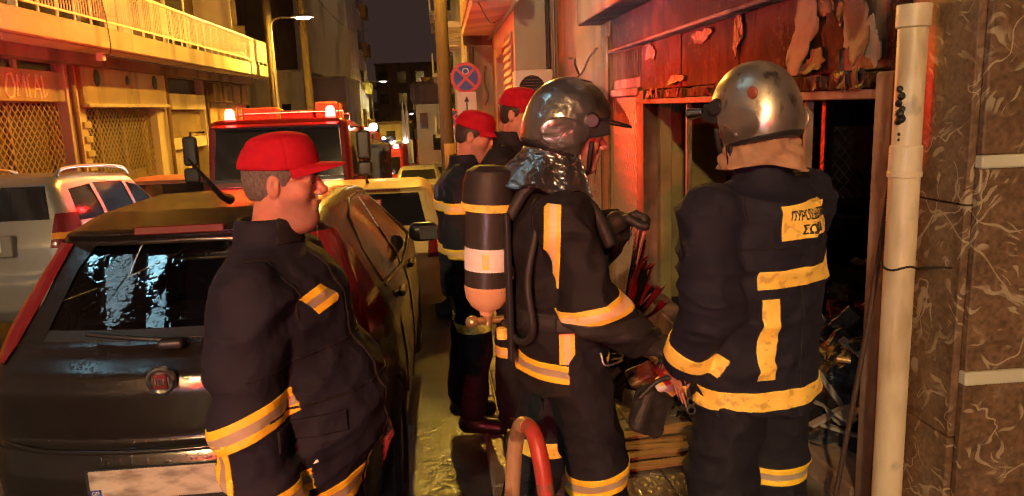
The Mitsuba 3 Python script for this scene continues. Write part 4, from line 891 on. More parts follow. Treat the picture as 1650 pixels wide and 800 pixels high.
# --- fire engine facing the camera
def fire_engine(x, y, yaw, label, beacon, weight, rack=True, aim=(.35, -.94, 0)):
    c = Car('fire_engine', label, 'fire engine', x, y, yaw, 'fire engines in the street', L=6)
    cab = rbox(-1.07, 1.07, 0, 1.9, .62, 2.36, .12); tp = cab.vertices; zz = np.clip((tp[:, 2] - 1.45) / .95, 0, 1)
    cab.vertices = np.c_[tp[:, 0] * (1 - .07 * zz), tp[:, 1] + np.clip(1 - tp[:, 1], 0, 1) * .22 * zz, tp[:, 2]]
    ws, cab2 = split(cab, xz_planes([(-.93, 1.50), (.93, 1.50), (.88, 2.20), (-.88, 2.20)]) + [(V(0, .8, 0), V(0, -1, 0))])
    sw, cab2 = split(cab2, yz_planes([(.35, 1.5), (1.5, 1.5), (1.5, 2.15), (.5, 2.15)]))
    k = c.put('cab', cab2, 'm_red_paint', 30); c.put('windscreen', puff(ws, -.01), 'm_glass_dark', True, k)
    c.put('windscreen_post', cbox(-.02, .02, .02, .24, 1.48, 2.22, .01), 'm_black_plastic', False, k) if False else None
    for q in faces_where(sw, lambda p, n: p[:, 0] > 0): c.put('door_window', puff(q, -.01), 'm_glass_dark', True, k)
    fr = cat([moved(cbox(-.95, .95, -.012, .012, -.025, .025, .006), (0, .095, 1.47)), moved(cbox(-.90, .90, -.012, .012, -.02, .02, .006), (0, .185, 2.22))]); c.put('windscreen_frame', fr, 'm_black_plastic', False, k)
    c.put('sun_visor', moved(cbox(-.9, .9, -.16, .04, -.012, .012, .006), (0, .14, 2.27), rx=14), 'm_red_paint')
    for s in (-1, 1): c.put('wiper', tube([(s * .5, .07, 1.50), (s * .15, .10, 1.72), (s * .12, .14, 1.95)], .009, 5), 'm_iron_black')
    c.put('hood', rbox(-.85, .85, -.55, .2, .7, 1.38, .1), 'm_red_paint', 30); g = c.put('grille', cbox(-.55, .55, -.575, -.54, .82, 1.22, .01), 'm_black_plastic')
    for q in range(5): c.put('grille_bar', cbox(-.53, .53, -.59, -.574, .86 + q * .075, .89 + q * .075, .004), 'm_chrome', False, g)
    for s in (-1, 1):
        c.put('headlight', moved(lathe([(0, .03), (.07, .02), (.10, -.01), (.11, -.04), (0, -.05)], 24), (s * .70, -.56, .95), rx=90), 'm_lens_white', 30); c.emit(scene and [q for q in scene if q.startswith(c.key + '__headlight')][-1], V(1500, 1900, 2300) * (1 if rack else .15), .4)
        mk = c.put('mirror', rbox(min(s * 1.14, s * 1.34), max(s * 1.14, s * 1.34), .05, .15, 1.72, 2.14, .04), 'm_black_plastic', True, label='tall black wing mirror')
        c.put('mirror_arm', tube([(s * 1.05, .2, 2.2), (s * 1.22, .1, 2.2), (s * 1.22, .1, 1.5), (s * 1.05, .2, 1.45)], .016, 6), 'm_iron_black', False, mk)
        c.put('lower_mirror', rbox(min(s * 1.13, s * 1.35), max(s * 1.13, s * 1.35), .05, .15, 1.47, 1.69, .04), 'm_black_plastic', True)
        f = c.put('front_wing', moved(rbox(-.16, .16, -.5, .5, -.08, .08, .06), (s * .95, .1, .95)), 'm_red_paint', 30)
    c.put('bumper', rbox(-1.08, 1.08, -.78, -.58, .45, .72, .05), 'm_white_paint', 30)
    c.put('equipment_body', rbox(-1.08, 1.08, 1.98, 5.6, .7, 2.30, .06), 'm_red_paint', 30)
    for s in (-1, 1):
        for q in range(3):
            sh = c.put('roller_locker', cbox(s * 1.075 - .012, s * 1.075 + .012, 2.15 + q * 1.12, 3.17 + q * 1.12, .85, 2.1, .006), 'm_steel')
    c.put('open_locker_door', rbox(1.10, 1.52, 1.75, 1.83, 1.0, 1.98, .02), 'm_iron_black', True, label='dark open locker door') if rack else None
    if rack:
        for q, (a, b, m_) in enumerate((( -.75, -.2, 'm_plaster_orange'), (-.15, .35, 'm_plaster_dark'), (.4, .75, 'm_plaster_orange'))): c.put('roof_crate', cbox(a, b, 1.2, 1.8, 2.40, 2.40 + (.20, .14, .26)[q], .02), m_)
        c.put('roof_rack', cat([tube([(-.85, 1.1, 2.36), (-.85, 1.1, 2.50), (.85, 1.1, 2.50), (.85, 1.1, 2.36)], .015, 6), tube([(-.85, 1.9, 2.36), (-.85, 1.9, 2.50), (.85, 1.9, 2.50), (.85, 1.9, 2.36)], .015, 6)]), 'm_steel')
        wl = c.put('work_light', moved(sphere((0, 0, 0), .075, 2), (1.12, 3.3, 2.32)), 'm_lens_white', True); c.emit(wl, (60, 55, 48), .05)
        c.put('work_light_post', cyl((1.05, 3.3, 1.9), (1.12, 3.3, 2.28), .02, n=8), 'm_iron_black')
        for q in range(3): c.put('hose_reel', moved(trimesh.creation.torus(.28 - .06 * q, .035, 24, 8), (.5, 5.65, 1.5), rx=90), 'm_sign_red', True)
    for s in (-1, 1):
        dome = slc(lathe([(0, .17), (.04, .165), (.066, .13), (.075, .05), (.075, 0), (0, 0)], 24, (s * .74, .45, 2.372)), (0, 0, 2.3722), (0, 0, 1)); pc_ = V(s * .74, .45, 2.4); nd = V(*aim)
        b = c.put('beacon', dome, 'm_tail_red', True, label='lit red rotating beacon'); c.emit(b, V(1, .0013, .0010) * beacon, weight)
        c.put('beacon_base', cyl((s * .74, .45, 2.32), (s * .74, .45, 2.372), .09, n=16), 'm_black_plastic', False, b)
        c.put('beacon_guard', tube([(s * .74 + .12, .45, 2.35), (s * .74 + .12, .45, 2.58), (s * .74 + .2, .45, 2.58), (s * .74 + .2, .45, 2.35)], .01, 5), 'm_iron_black', False, b)
    ty, rim = wheel_meshes(.46, .28)
    for yy in (.15, 4.3):
        for s in (-1, 1):
            t = c.put('wheel', moved(ty, (s * .92, yy, .46), ry=90 * s), 'm_rubber'); c.put('rim', moved(rim, (s * .92, yy, .46), ry=90 * s), 'm_steel', 30, t)
    return c
fire_engine(-2.40, 11.2, 0, 'red fire engine facing the camera with two glowing red roof beacons', RED_POWER * .34, 2.0)
fire_engine(-2.9, -7.5, 180, 'second red fire engine standing up the street behind the camera', RED_POWER * .01, .1, False, (-.5, -.86, 0))
for x_, w_ in ((-1.66, 1.0), (-3.14, .7)): scene[f'turning_beacon_{x_ > -2}'] = {'type': 'spot', 'to_world': T().look_at(origin=[x_ + .12, 11.5, 2.0], target=[1.75, 6.2 if w_ == 1 else 5.7, 1.8], up=[0, 0, 1]), 'intensity': rgb(RED_POWER * .13 * w_, RED_POWER * .003, RED_POWER * .0008), 'cutoff_angle': 12.0, 'beam_width': 3.0, 'sampling_weight': 2.5}   # the turning mirrors inside the front engine's beacons
scene['turning_beacon_beam'] = {'type': 'spot', 'to_world': T().look_at(origin=[-2.16, -7.78, 2.72], target=[-.25, 2.0, 1.45], up=[0, 0, 1]), 'intensity': rgb(RED_POWER * .085, .010 * RED_POWER * .085, .010 * RED_POWER * .085), 'cutoff_angle': 9.5, 'beam_width': 4.0, 'sampling_weight': 2.0}   # the mirror of the second engine's beacon, turned this way

# --- traffic far down the street
for i, (x, y, yaw, pm, lit, lab) in enumerate(((-.85, 25.0, 0, 'm_paint_grey', None, 'grey car parked just beyond the wooden pole on the right'), (-3.0, 30, 180, 'm_paint_grey', 'head', 'car with lit headlights coming up the street, nearest of the queue'), (-2.3, 34, 0, 'm_paint_redcar', 'tail', 'car with bright red tail lights halfway down the street'),
        (-3.4, 39, 180, 'm_paint_white', 'head', 'pale car with lit headlights behind the first one in the queue'), (-3.0, 44, 0, 'm_paint_redcar', 'tail', 'second car with red tail lights, farther down the street'), (-4.2, 50, 180, 'm_paint_grey', 'head', 'distant car with white headlights near the far lamp'),
        (-1.9, 40, 0, 'm_paint_redcar', 'tail', 'red-lit car stopped nearer the middle of the street'), (-4.6, 33, 180, 'm_paint_white', 'head', 'white car with headlights nosing out on the far left'), (-2.4, 49, 0, 'm_paint_grey', 'tail', 'grey car with tail lights just short of the silver truck'), (-3.6, 27.5, 0, 'm_sign_red', 'tail', 'bright red car with lit tail lights behind the fire engine'), (-.5, 31.5, 0, 'm_paint_grey', 'tail', 'dark car parked beyond the grey one by the pole'))):
    simple_car('distant_car', lab, x, y + (4 if yaw else 0), yaw, pm, 'hatch', .06, lit=lit, group='traffic far down the street', detail=False)
def far_van(name, label, x0, x1, y, z0, z1, L, pm, band, heads, cat_):
    t = thing(name, label, cat_); g = float(ground(y))
    part(t, 'body', rbox(x0, x1, y, y + L, g + .3, z1, .15), pm, 30)
    w = z1 - g; part(t, 'windscreen', cbox(x0 + .15, x1 - .15, y - .02, y + .1, g + w * .48, g + w * .82, .02), 'm_glass_dark')
    part(t, 'band', cbox(x0 + .05, x1 - .05, y - .03, y + .05, g + w * .30, g + w * .40, .01), band)
    for x in (x0 + .3, x1 - .3):
        k = part(t, 'headlight', moved(sphere((0, 0, 0), .12, 2, (1, .4, 1)), (x, y - .03, g + w * .22)), 'm_lens_white', True)
        if heads: scene[k]['emitter'] = {'type': 'area', 'radiance': rgb(*heads), 'sampling_weight': .03}
        k = part(t, 'roof_light', moved(sphere((0, 0, 0), .10, 2), (x, y + .2, z1 + .05)), 'm_lens_white', True)
        if heads: scene[k]['emitter'] = {'type': 'area', 'radiance': rgb(20, 18, 20), 'sampling_weight': .03}
        part(t, 'wheel', moved(wheel_meshes(.45, .25)[0], (x, y + 1.0, g + .45), ry=90), 'm_rubber')
    return t
far_van('red_bus', 'dark red bus standing across the bottom of the street beside the wooden pole', -1.95, .35, 58, 0, -.25, 8, 'm_sign_red', 'm_white_paint', (20, 17, 14), 'bus')
far_van('red_van', 'red emergency van with bright rear lights behind the fire engine', -3.1, -1.7, 33, 0, .25, 4.5, 'm_sign_red', 'm_white_paint', (60, 2.5, 2.5), 'van')
far_van('white_van', 'white van with glaring headlights farther down the street', -3.9, -2.5, 43, 0, -.1, 5, 'm_far_white', 'm_sign_red', (70, 64, 60), 'van')
far_van('blue_van', 'dark van with white roof lights left of the silver truck', -4.6, -3.3, 47.5, 0, .1, 5, 'm_sign_blue', 'm_white_paint', (50, 50, 60), 'van')
sv = far_van('silver_truck', 'silver-fronted truck with tall twin exhaust stacks far down the street', -3.55, -2.2, 52, 0, -.35, 6, 'm_far_white', 'm_paint_grey', (25, 23, 22), 'truck')
for x in (-2.55, -2.30): part(sv, 'exhaust_stack', lathe([(0, 2.45), (.04, 2.3), (.05, 1.85), (.10, 1.7), (.11, -.4), (0, -.4)], 14, (x, 52.4, 0)), 'm_far_white', 30)
# ---------------------------------------------------------------- people
mat('m_skin', {'type': 'mesh_attribute', 'name': 'vertex_color'}, .48, spec=.4, bump=lambda p, n, uv: fbm(p.x * 260, p.y * 260, p.z * 260, 2), bump_scale=.0012, eps=1e-3)
mat('m_hair_dark', (.03, .022, .018), .6); mat('m_hair_grey', proc(lambda p, n, uv: mix((.035, .028, .024), (.17, .14, .12), fbm(p.x * 300, p.y * 300, p.z * 90, 2))), .65, bump=lambda p, n, uv: fbm(p.x * 420, p.y * 420, p.z * 120, 2), bump_scale=.003); mat('m_eye_white', (.7, .66, .62), .25); mat('m_iris', (.03, .02, .015), .2); mat('m_lip', (.36, .14, .11), .5); mat('m_brow', (.07, .045, .035), .7)
def _weave(p, n, uv): return fbm(p.x * 26, p.y * 26, p.z * 16, 3) + .12 * noise(p.x * 420, p.y * 420, p.z * 420)
mat('m_jacket_navy', proc(lambda p, n, uv: mix((.006, .0066, .014), (.0145, .015, .027), fbm(p.x * 9, p.y * 9, p.z * 5, 4))), .78, spec=.3, bump=_weave, bump_scale=.012, sheen=.10, eps=2e-3)
mat('m_jacket_black', proc(lambda p, n, uv: mix((.006, .0055, .007), (.015, .0135, .015), fbm(p.x * 9, p.y * 9, p.z * 5, 4))), .75, spec=.3, bump=_weave, bump_scale=.012, sheen=.10, eps=2e-3)
mat('m_trousers', proc(lambda p, n, uv: mix((.0055, .0058, .010), (.013, .013, .019), fbm(p.x * 9, p.y * 9, p.z * 4, 4))), .8, spec=.3, bump=_weave, bump_scale=.013, sheen=.10, eps=2e-3)
mat('m_boot', (.012, .011, .010), .35)
mat('m_cap_red', proc(lambda p, n, uv: mix((.46, .008, .022), (.25, .004, .012), fbm(p.x * 22, p.y * 30, p.z * 30, 3))), .85, spec=.2, sheen=.3, bump=lambda p, n, uv: noise(p.x * 500, p.y * 500, p.z * 500), bump_scale=.0006)
def _tape(p, n, uv):
    d = dr.abs(uv.y - .5); g = fbm(p.x * 40, p.y * 40, p.z * 40, 3)
    return mix(mix((.42, .34, .22), (.30, .24, .16), g), mix((.95, .66, .05), (.82, .54, .03), g), smoothstep(.17, .20, d))
mat('m_tape', proc(_tape), .45, spec=.5)
def _tape2(p, n, uv):
    d = dr.abs(uv.y - .5); g = smoothstep(.55, .72, fbm(p.x * 45, p.y * 45, p.z * 45, 3)); b = fbm(p.x * 14, p.y * 14, p.z * 14, 3)
    return mix(mix((.95, .69, .14), (.84, .56, .08), b), (.40, .25, .08), g * .55)
mat('m_tape_worn', proc(_tape2), .5, spec=.4)
mat('m_tape_orange', proc(lambda p, n, uv: mix((.88, .60, .34), (.92, .60, .08), smoothstep(.18, .24, dr.abs(uv.y - .5)))), .45)
mat('m_helmet_chrome', proc(lambda p, n, uv: mix((.66, .63, .60), (.46, .43, .40), fbm(p.x * 20, p.y * 20, p.z * 20, 3))), proc(lambda p, n, uv: mi.Float(.16 + .22 * fbm(p.x * 16, p.y * 16, p.z * 16, 3))), metal=.97, bump=lambda p, n, uv: fbm(p.x * 20, p.y * 20, p.z * 20, 3), bump_scale=.009)
mat('m_helmet_satin', proc(lambda p, n, uv: mix(mix((.64, .56, .44), (.44, .38, .30), fbm(p.x * 22, p.y * 22, p.z * 22, 3)), (.12, .09, .07), .8 * smoothstep(.60, .78, fbm(p.x * 34, p.y * 34, p.z * 12, 4)))), proc(lambda p, n, uv: mi.Float(.24 + .16 * fbm(p.x * 18, p.y * 18, p.z * 18, 3))), metal=.9)
mat('m_foil', proc(lambda p, n, uv: mix((.62, .55, .50), (.40, .34, .30), fbm(p.x * 30, p.y * 30, p.z * 30, 3))), .25, metal=1.0, bump=lambda p, n, uv: fbm(p.x * 60, p.y * 60, p.z * 60, 3), bump_scale=.008)
mat('m_neck_cloth', proc(lambda p, n, uv: mix((.42, .25, .14), (.27, .15, .08), fbm(p.x * 20, p.y * 20, p.z * 20, 3))), .85)
scene['m_visor'] = {'type': 'thindielectric', 'int_ior': 1.6, 'specular_transmittance': rgb(.62, .52, .42)}
mat('m_glove', (.30, .20, .13), .75); mat('m_strap', (.02, .019, .018), .6); mat('m_tank', (.035, .030, .026), .22, clearcoat=.6); mat('m_tank_cover', (.02, .016, .014), .6); mat('m_tank_end', (.62, .36, .20), .35); mat('m_brass', (.60, .42, .18), .3, metal=.8)

def folds(seed, amp, extra=(), calm=()):
    def fn(g):
        p = g.astype(float); q = p * V(4.2, 4.2, 7.0) + 3.7 * seed; wob = meshkit.fbm(p * 3.0 + seed, 2, seed)[..., None]
        a = meshkit.noise(q + wob * 2.4 + p[..., 2:] * V(2.2, -1.6, 0), seed); r = 1 - np.abs(2 * a - 1)
        b = meshkit.noise(p * V(13, 13, 17) + wob * 3, seed + 3); d = -amp * 2.3 * (r ** 3.0 - .25) - amp * 1.1 * (1 - np.abs(2 * b - 1)) ** 2
        for (c, R, ax) in extra:   # bunched cloth where a limb bends
            w = p - V(*c); t = w @ V(*ax); fall = np.exp(-(w * w).sum(-1) / (R * R)); d -= fall * amp * 1.5 * (1 - np.abs(2 * meshkit.noise(np.stack([t * 24 + 1.5 * a, w[:, 0] * 7 + wob[..., 0] * 3, w[:, 1] * 7], -1), seed + 7) - 1)) ** 2
        for c, R in calm: d *= np.clip(np.linalg.norm(p - V(*c), axis=1) / R - .6, 0, 1)
        return d.astype(np.float32)
    return fn

class Person:
    """Local frame: facing +x, left is +y, feet at z = 0. J: joints."""
    def __init__(self, name, label, x, y, z, yaw, H=1.78, group=None, hs=1.0):
        self.key = thing(name, label, 'person', group); self.s = H / 1.78; self.hs = hs
        self.M = trimesh.transformations.translation_matrix((x, y, z)) @ rot([0, 0, 1], yaw) @ np.diag([self.s, self.s, self.s, 1])
        self.J = dict(pelvis=V(0, 0, .95), chest=V(0, 0, 1.28), neck=V(-.01, 0, 1.47), head=V(.02, 0, 1.655), hyaw=0., hpitch=0.)
        for s, n in ((1, 'l'), (-1, 'r')):
            self.J.update({'sh' + n: V(-.005, .195 * s, 1.41), 'el' + n: V(-.03, .245 * s, 1.12), 'wr' + n: V(.03, .25 * s, .87), 'hip' + n: V(0, .10 * s, .92), 'kn' + n: V(.01, .11 * s, .50), 'an' + n: V(-.02, .12 * s, .10), 'toe' + n: V(.15, .14 * s, .035)})
    def put(self, name, m, mt, smooth=60, holder=None, label=None, kind=None, uv=None, color=None):
        m = m.copy(); m.apply_transform(self.M); return part(holder or self.key, name, m, mt, smooth, label, kind, **({'uv': uv} if uv is not None else {}), **({'color': color} if color is not None else {}))
    def hR(self):
        return (rot([0, 0, 1], self.J['hyaw']) @ rot([0, 1, 0], self.J['hpitch']))[:3, :3]
    def hp(self, *v): return self.J['head'] + self.hR() @ V(*v) * self.hs
    def head(self, B, fat=0.0, ears=True):
        R, h, hs, B0 = self.hR(), self.hp, self.hs, B; e = lambda c, r, k=.02, mode='add': B0.ell(h(*c), np.asarray(r) * hs, k * hs, mode, R)
        class B: cap = staticmethod(lambda p, q, r1, r2, k=.02, mode='add': B0.cap(p, q, r1 * hs, r2 * hs, k * hs, mode))
        e((-.012, 0, .035), (.097, .077, .092)); e((.028, 0, -.035), (.060, .057 + fat * .4, .085), .03)
        for s in (-1, 1):
            B.cap(h(-.005, .045 * s, -.055), h(.064, .017 * s, -.098), .023 + fat * .5, .019, .03); e((.058, .041 * s, -.020), (.024, .024, .026), .022)
            e((.100, .034 * s, .006), (.014, .019, .012), .012, 'cut'); e((.077, .032 * s, .006), (.0125, .0125, .0125), .003)
            B.cap(h(.083, .017 * s, .0145), h(.080, .046 * s, .0125), .0052, .0045, .004); B.cap(h(.084, .020 * s, -.004), h(.079, .044 * s, -.003), .004, .004, .004)
            e((.102, .0125 * s, -.026), (.011, .009, .008), .008)
            if ears:
                e((-.010, .079 * s, -.004), (.019, .009, .032), .006); e((-.004, .090 * s, .002), (.010, .009, .019), .004, 'cut'); e((.004, .085 * s, -.004), (.005, .006, .008), .003, 'cut')
        B.cap(h(.079, -.042, .028), h(.079, .042, .028), .013, .013, .016); B.cap(h(.086, 0, .020), h(.114, 0, -.018), .010, .0125, .012)
        e((.091, 0, -.052), (.011, .023, .007), .006); e((.089, 0, -.0645), (.011, .020, .008), .006); B.cap(h(.104, -.022, -.058), h(.104, .022, -.058), .003, .003, .004, 'cut')
        e((.076, 0, -.096), (.019, .024, .017), .02); e((.080, 0, -.075), (.012, .02, .008), .012)
        if fat: e((.03, 0, -.115), (.05, .05, .03), .04)
        B.cap(h(-.018, 0, -.05), self.J['neck'] + V(-.012, 0, -.06), .058 + fat, .064 + fat, .03)
    def hand(self, B, wr, d, up, s, curl=.5, R=None):
        "palm and five fingers: d = direction of the fingers, up = back of the hand, s = +1 left / -1 right"
        d, up = V(*d) / np.linalg.norm(d), V(*up); up = up - (up @ d) * d; up /= np.linalg.norm(up); side = np.cross(up, d) * -1 * s   # towards the thumb
        palm = wr + d * .055
        for t in (-.026, -.009, .009, .026): B.cap(wr + d * .012 + side * t * .7, wr + d * .088 + side * t, .013, .0115, .012)
        for i, (t, L) in enumerate(((.030, .072), (.010, .080), (-.010, .074), (-.029, .058))):
            p = wr + d * .090 + side * t; a = 0.0
            for j, f in enumerate((.44, .32, .24)):
                a += (.55, .95, .8)[j] * curl * 1.35 + .08; q = p + (d * math.cos(a) - up * math.sin(a)) * L * f; B.cap(p, q, .0092 - .0006 * j, .0086 - .0006 * j, .002); p = q
        p = wr + d * .03 + side * .03; q = p + d * .032 + side * .022 - up * .012; B.cap(p, q, .012, .0105, .006); r = q + d * .028 - side * .004 - up * .018 * (1 + curl); B.cap(q, r, .0102, .0095, .003); B.cap(r, r + d * .020 - side * .010 * curl - up * .010, .0092, .008, .002)
    def body(self, h=.0045, fat=0.0, hands=(), ears=True, bbox=None):
        J = self.J; pts = np.array([v for v in J.values() if isinstance(v, np.ndarray)]); B = Body(pts.min(0) - .16, pts.max(0) + .16, h)
        self.head(B, fat, ears); B.cap(J['neck'] + V(-.01, 0, -.06), J['pelvis'], .085, .085, .04)
        for n in 'lr':
            B.cap(J['neck'] + V(-.01, 0, -.08), J['sh' + n], .045, .04, .03); B.cap(J['sh' + n], J['el' + n], .040, .034, .02); B.cap(J['el' + n], J['wr' + n], .034, .026, .02)
            B.cap(J['pelvis'], J['hip' + n], .08, .07, .04); B.cap(J['hip' + n], J['kn' + n], .065, .05, .03); B.cap(J['kn' + n], J['an' + n], .048, .035, .03)
        for a in hands: self.hand(B, J['wr' + a['n']], a['d'], a['up'], 1 if a['n'] == 'l' else -1, a.get('curl', .5))
        m = B.mesh(1); R = self.hR(); q = (m.vertices - J['head']) @ R / self.hs; t = meshkit.fbm(m.vertices * 55, 3, 4)[:, None]; col = V(.50, .235, .16) * (1 - t) + V(.40, .165, .11) * t
        sm = lambda a, b, x: (lambda u: u * u * (3 - 2 * u))(np.clip((x - a) / (b - a), 0, 1)); f = lambda w, c: w[:, None] * V(*c) + (1 - w[:, None]) * col
        col = f(.5 * np.exp(-((q - V(.112, 0, -.02)) ** 2).sum(1) / .022 ** 2), (.50, .17, .12)); col = f(.40 * np.exp(-((np.abs(q) - V(.06, .05, .02)) ** 2).sum(1) / .03 ** 2), (.50, .19, .13))
        st = sm(-.030, -.050, q[:, 2]) * sm(-.135, -.115, q[:, 2]) * sm(-.01, .02, q[:, 0]) * sm(.13, .12, q[:, 0]); col = f(.55 * st * (.55 + .45 * meshkit.noise(m.vertices * 420, 2)), (.17, .115, .095))
        col = f(.75 * np.exp(-(((q - V(.096, 0, -.058)) / V(.014, .024, .010)) ** 2).sum(1)), (.36, .13, .11)); k = self.put('body', m, 'm_skin', True, color=col)
        # eyes, brows, lips
        for s in (-1, 1):
            ek = self.put('eye', sphere(self.hp(.0775, .032 * s, .006), .0128, 2), 'm_eye_white', True, k) if False else None
            self.put('iris', sphere(self.hp(.0868, .0325 * s, .006), .0058 * self.hs, 2), 'm_iris', True, k)
            self.put('eyebrow', tube([self.hp(.094, .014 * s, .027), self.hp(.092, .030 * s, .033), self.hp(.082, .047 * s, .029)], [.0035, .0042, .002], 6), 'm_brow', True, k)
        self.put('lips', tube([self.hp(.094, .018, -.057), self.hp(.1015, 0, -.0515), self.hp(.094, -.018, -.057)], [.002, .0045, .002], 6), 'm_lip', True, k)
        self.skin = k; return k
    def hair(self, m='m_hair_dark', r=.006, low=-.055, h=.005):
        R = self.hR(); B = Body(self.J['head'] - .16, self.J['head'] + .16, h); B.ell(self.hp(-.016, 0, .035), V(.097 + r, .077 + r, .092 + r) * self.hs, .01, 'add', R)
        B.ell(self.hp(-.045, 0, -.01), V(.060 + r, .066 + r, .06 + r) * self.hs, .02, 'add', R)
        B.plane(self.hp(0, 0, low), R @ V(0, 0, -1)); B.plane(self.hp(.030, 0, -.0), R @ V(.9, 0, -.45))
        m_ = B.mesh(1); m_.vertices += m_.vertex_normals * ((meshkit.noise(m_.vertices * 160, 3) - .5) * .002)[:, None]; return self.put('hair', m_, m, True, label='short cropped hair')
    def cap(self, tilt=0, mt='m_cap_red', h=.004, badge=True, vis=.066):
        R = self.hR() @ rot([0, 1, 0], tilt)[:3, :3]; c = self.hp(-.012, 0, .038); hs = self.hs; P = lambda *v: c + R @ V(*v) * hs
        B = Body(c - .17, c + .20, h); B.ell(P(0, 0, .005), V(.116, .091, .094) * hs, .01, 'add', R); B.ell(P(.050, 0, .040), V(.058, .066, .046) * hs, .03, 'add', R); B.ell(P(.01, 0, .078), V(.080, .068, .018) * hs, .03, 'add', R)
        B.plane(P(0, 0, .002), R @ V(-.10, 0, -1))
        m = B.mesh(1); v = m.vertices; q = (v - c) @ R; a = np.arctan2(q[:, 1], q[:, 0]); seam = np.abs(((a / (np.pi / 3)) % 1) - .5)   # six stitched panels
        m.vertices = v - m.vertex_normals * (.0025 * np.exp(-((.5 - seam) * .105 * 6 / .012) ** 2) - .0032 * (meshkit.fbm(q * 17, 3, 2) - .5))[:, None]
        k = self.put('cap', m, mt, True, label='red baseball cap')
        U, Vn = 25, 12; vs = []
        for top in (1, 0):
            for j in range(Vn):
                for i in range(U):
                    u = -1 + 2 * i / (U - 1); t = j / (Vn - 1); ang = u * 1.12; bx, by = .111 * math.cos(ang), .088 * math.sin(ang); L = vis * (1 - abs(u) ** 2.6) + .004
                    x, y = bx + t * L, by * (1 + .06 * t * (1 - u * u)); z = .006 - .022 * u * u * (0.35 + .65 * t) - .010 * t * t + .0035 * top; vs.append(P(x, y, z))
        n = U * Vn; f = []
        for j in range(Vn - 1):
            for i in range(U - 1):
                a_, b_, c_, d_ = j * U + i, j * U + i + 1, (j + 1) * U + i + 1, (j + 1) * U + i; f += [(a_, c_, b_), (a_, d_, c_), (n + a_, n + b_, n + c_), (n + a_, n + c_, n + d_)]
        for i in range(U - 1): a_ = (Vn - 1) * U + i; f += [(a_, a_ + n, a_ + 1), (a_ + 1, a_ + n, a_ + n + 1)]
        self.put('visor', trimesh.Trimesh(np.array(vs), np.array(f), process=False), mt, 40, k)
        self.put('button', sphere(P(-.002, 0, .1005), .008, 2, (1, 1, .6)), mt, True, k)
        if badge: self.put('embroidery', cat([sphere(P(.098 - .012 * j, .0 + .012 * i, .066 + .011 * j), .0075, 1, (.6, 1.1, .6)) for i in (-1.5, -.5, .5, 1.5) for j in (0, 1)]), 'm_tape_worn', True, k)
        return k
    def jacket(self, h=.007, mt='m_jacket_navy', hem=.80, width=.205, depth=.145, belly=.0, seed=1, amp=.006, sleeve=(.080, .070, .058), collar=.075, hand=.0, label=None, lean=0):
        J = self.J; lo = np.array([J[k] for k in ('shl', 'shr', 'ell', 'elr', 'wrl', 'wrr', 'neck', 'pelvis')]); B = Body(np.r_[lo.min(0)[:2] - .2, hem - .06], lo.max(0) + .22, h); hx = J['pelvis'][:2]; cx = J['chest'][:2]
        ax = V(math.cos(lean), math.sin(lean), 0); f = (ax, depth / width)
        B.cap((*cx, J['neck'][2] - .20), (*(hx + (cx - hx) * .3), 1.08), width * .97, width, .05, flat=f); B.cap((*(hx + (cx - hx) * .3), 1.10), (*hx, hem - .1), width, width * 1.05, .05, flat=f)
        B.ell((*(cx + ax[:2] * -.02), J['neck'][2] - .14), (depth * .98, width * .93, .16), .05)
        if belly: B.ell((hx[0] + ax[0] * (.045 + belly), hx[1] + ax[1] * (.045 + belly), 1.08), (depth * .92, width * .92, .20), .06)
        for n in 'lr':
            B.cap(J['neck'] + V(-.012, 0, -.045), J['sh' + n] + V(0, 0, -.005), .070, .078, .05)
        A = Body(B.lo, B.lo + h, h); A.n = B.n; A.f = np.full(B.n, 1.0, np.float32)
        for n in 'lr':
            A.cap(J['sh' + n], J['el' + n], sleeve[0] * 1.04, sleeve[1], .03); d = J['wr' + n] - J['el' + n]; e = J['wr' + n] + d / np.linalg.norm(d) * hand; A.cap(J['el' + n], e, sleeve[1] * 1.02, sleeve[2], .03); d = d / np.linalg.norm(d); u_ = np.cross(d, V(0, .3, 1)); u_ /= np.linalg.norm(u_); Rr = np.stack([d, u_, np.cross(d, u_)], 1); A.rb(e + d * .104, (.1, .11, .11), .004, .004, 'cut', Rr); A.cap(e - d * .05, e + d * .06, sleeve[2] - .016, sleeve[2] - .014, .004, 'cut')
        d = A.f; kk = .014; hh = np.maximum(kk - np.abs(B.f - d), 0) / kk; B.f = np.minimum(B.f, d) - hh * hh * kk * .25
        N = J['neck']; B.cap(N + V(-.012, 0, -.03), N + V(-.006, 0, collar * .6), .092, .086, .02); B.rb(N + V(0, 0, collar * .80 + .15), (.15, .15, .15), .01, .01, 'cut')
        B.cap(N + V(-.012, 0, .02), N + V(.0, 0, collar + .15), .062, .070, .008, 'cut')
        for n in 'lr':   # sleeve ends are open
            pass
        ex = [(J['el' + n], .11, (J['wr' + n] - J['sh' + n]) / np.linalg.norm(J['wr' + n] - J['sh' + n])) for n in 'lr'] + [((*hx, hem + .16), .16, (0.3, .1, 1))]
        fo = folds(seed, amp, ex, [(N + V(0, 0, .06), .12), (J['wrl'] + V(0, 0, -.0), .06), (J['wrr'], .06)]); B.plane((0, 0, hem), (0, 0, -1), .02); B.cap((*hx, hem - .2), (*hx, hem + .012), width * .9, width * .88, .004, 'cut', f)
        self.jm = B.mesh(2, fo); self.jacket_key = self.put('jacket', self.jm, mt, True, label=label); return self.jacket_key
    def seam(self, p, axis, near, R, w=.005, t=.0022, src=None, half=None, mt='m_jacket_black', name='seam'):
        return self.band(self.jm if src is None else src, p, axis, w, near, R, mt, None, t, name, half)
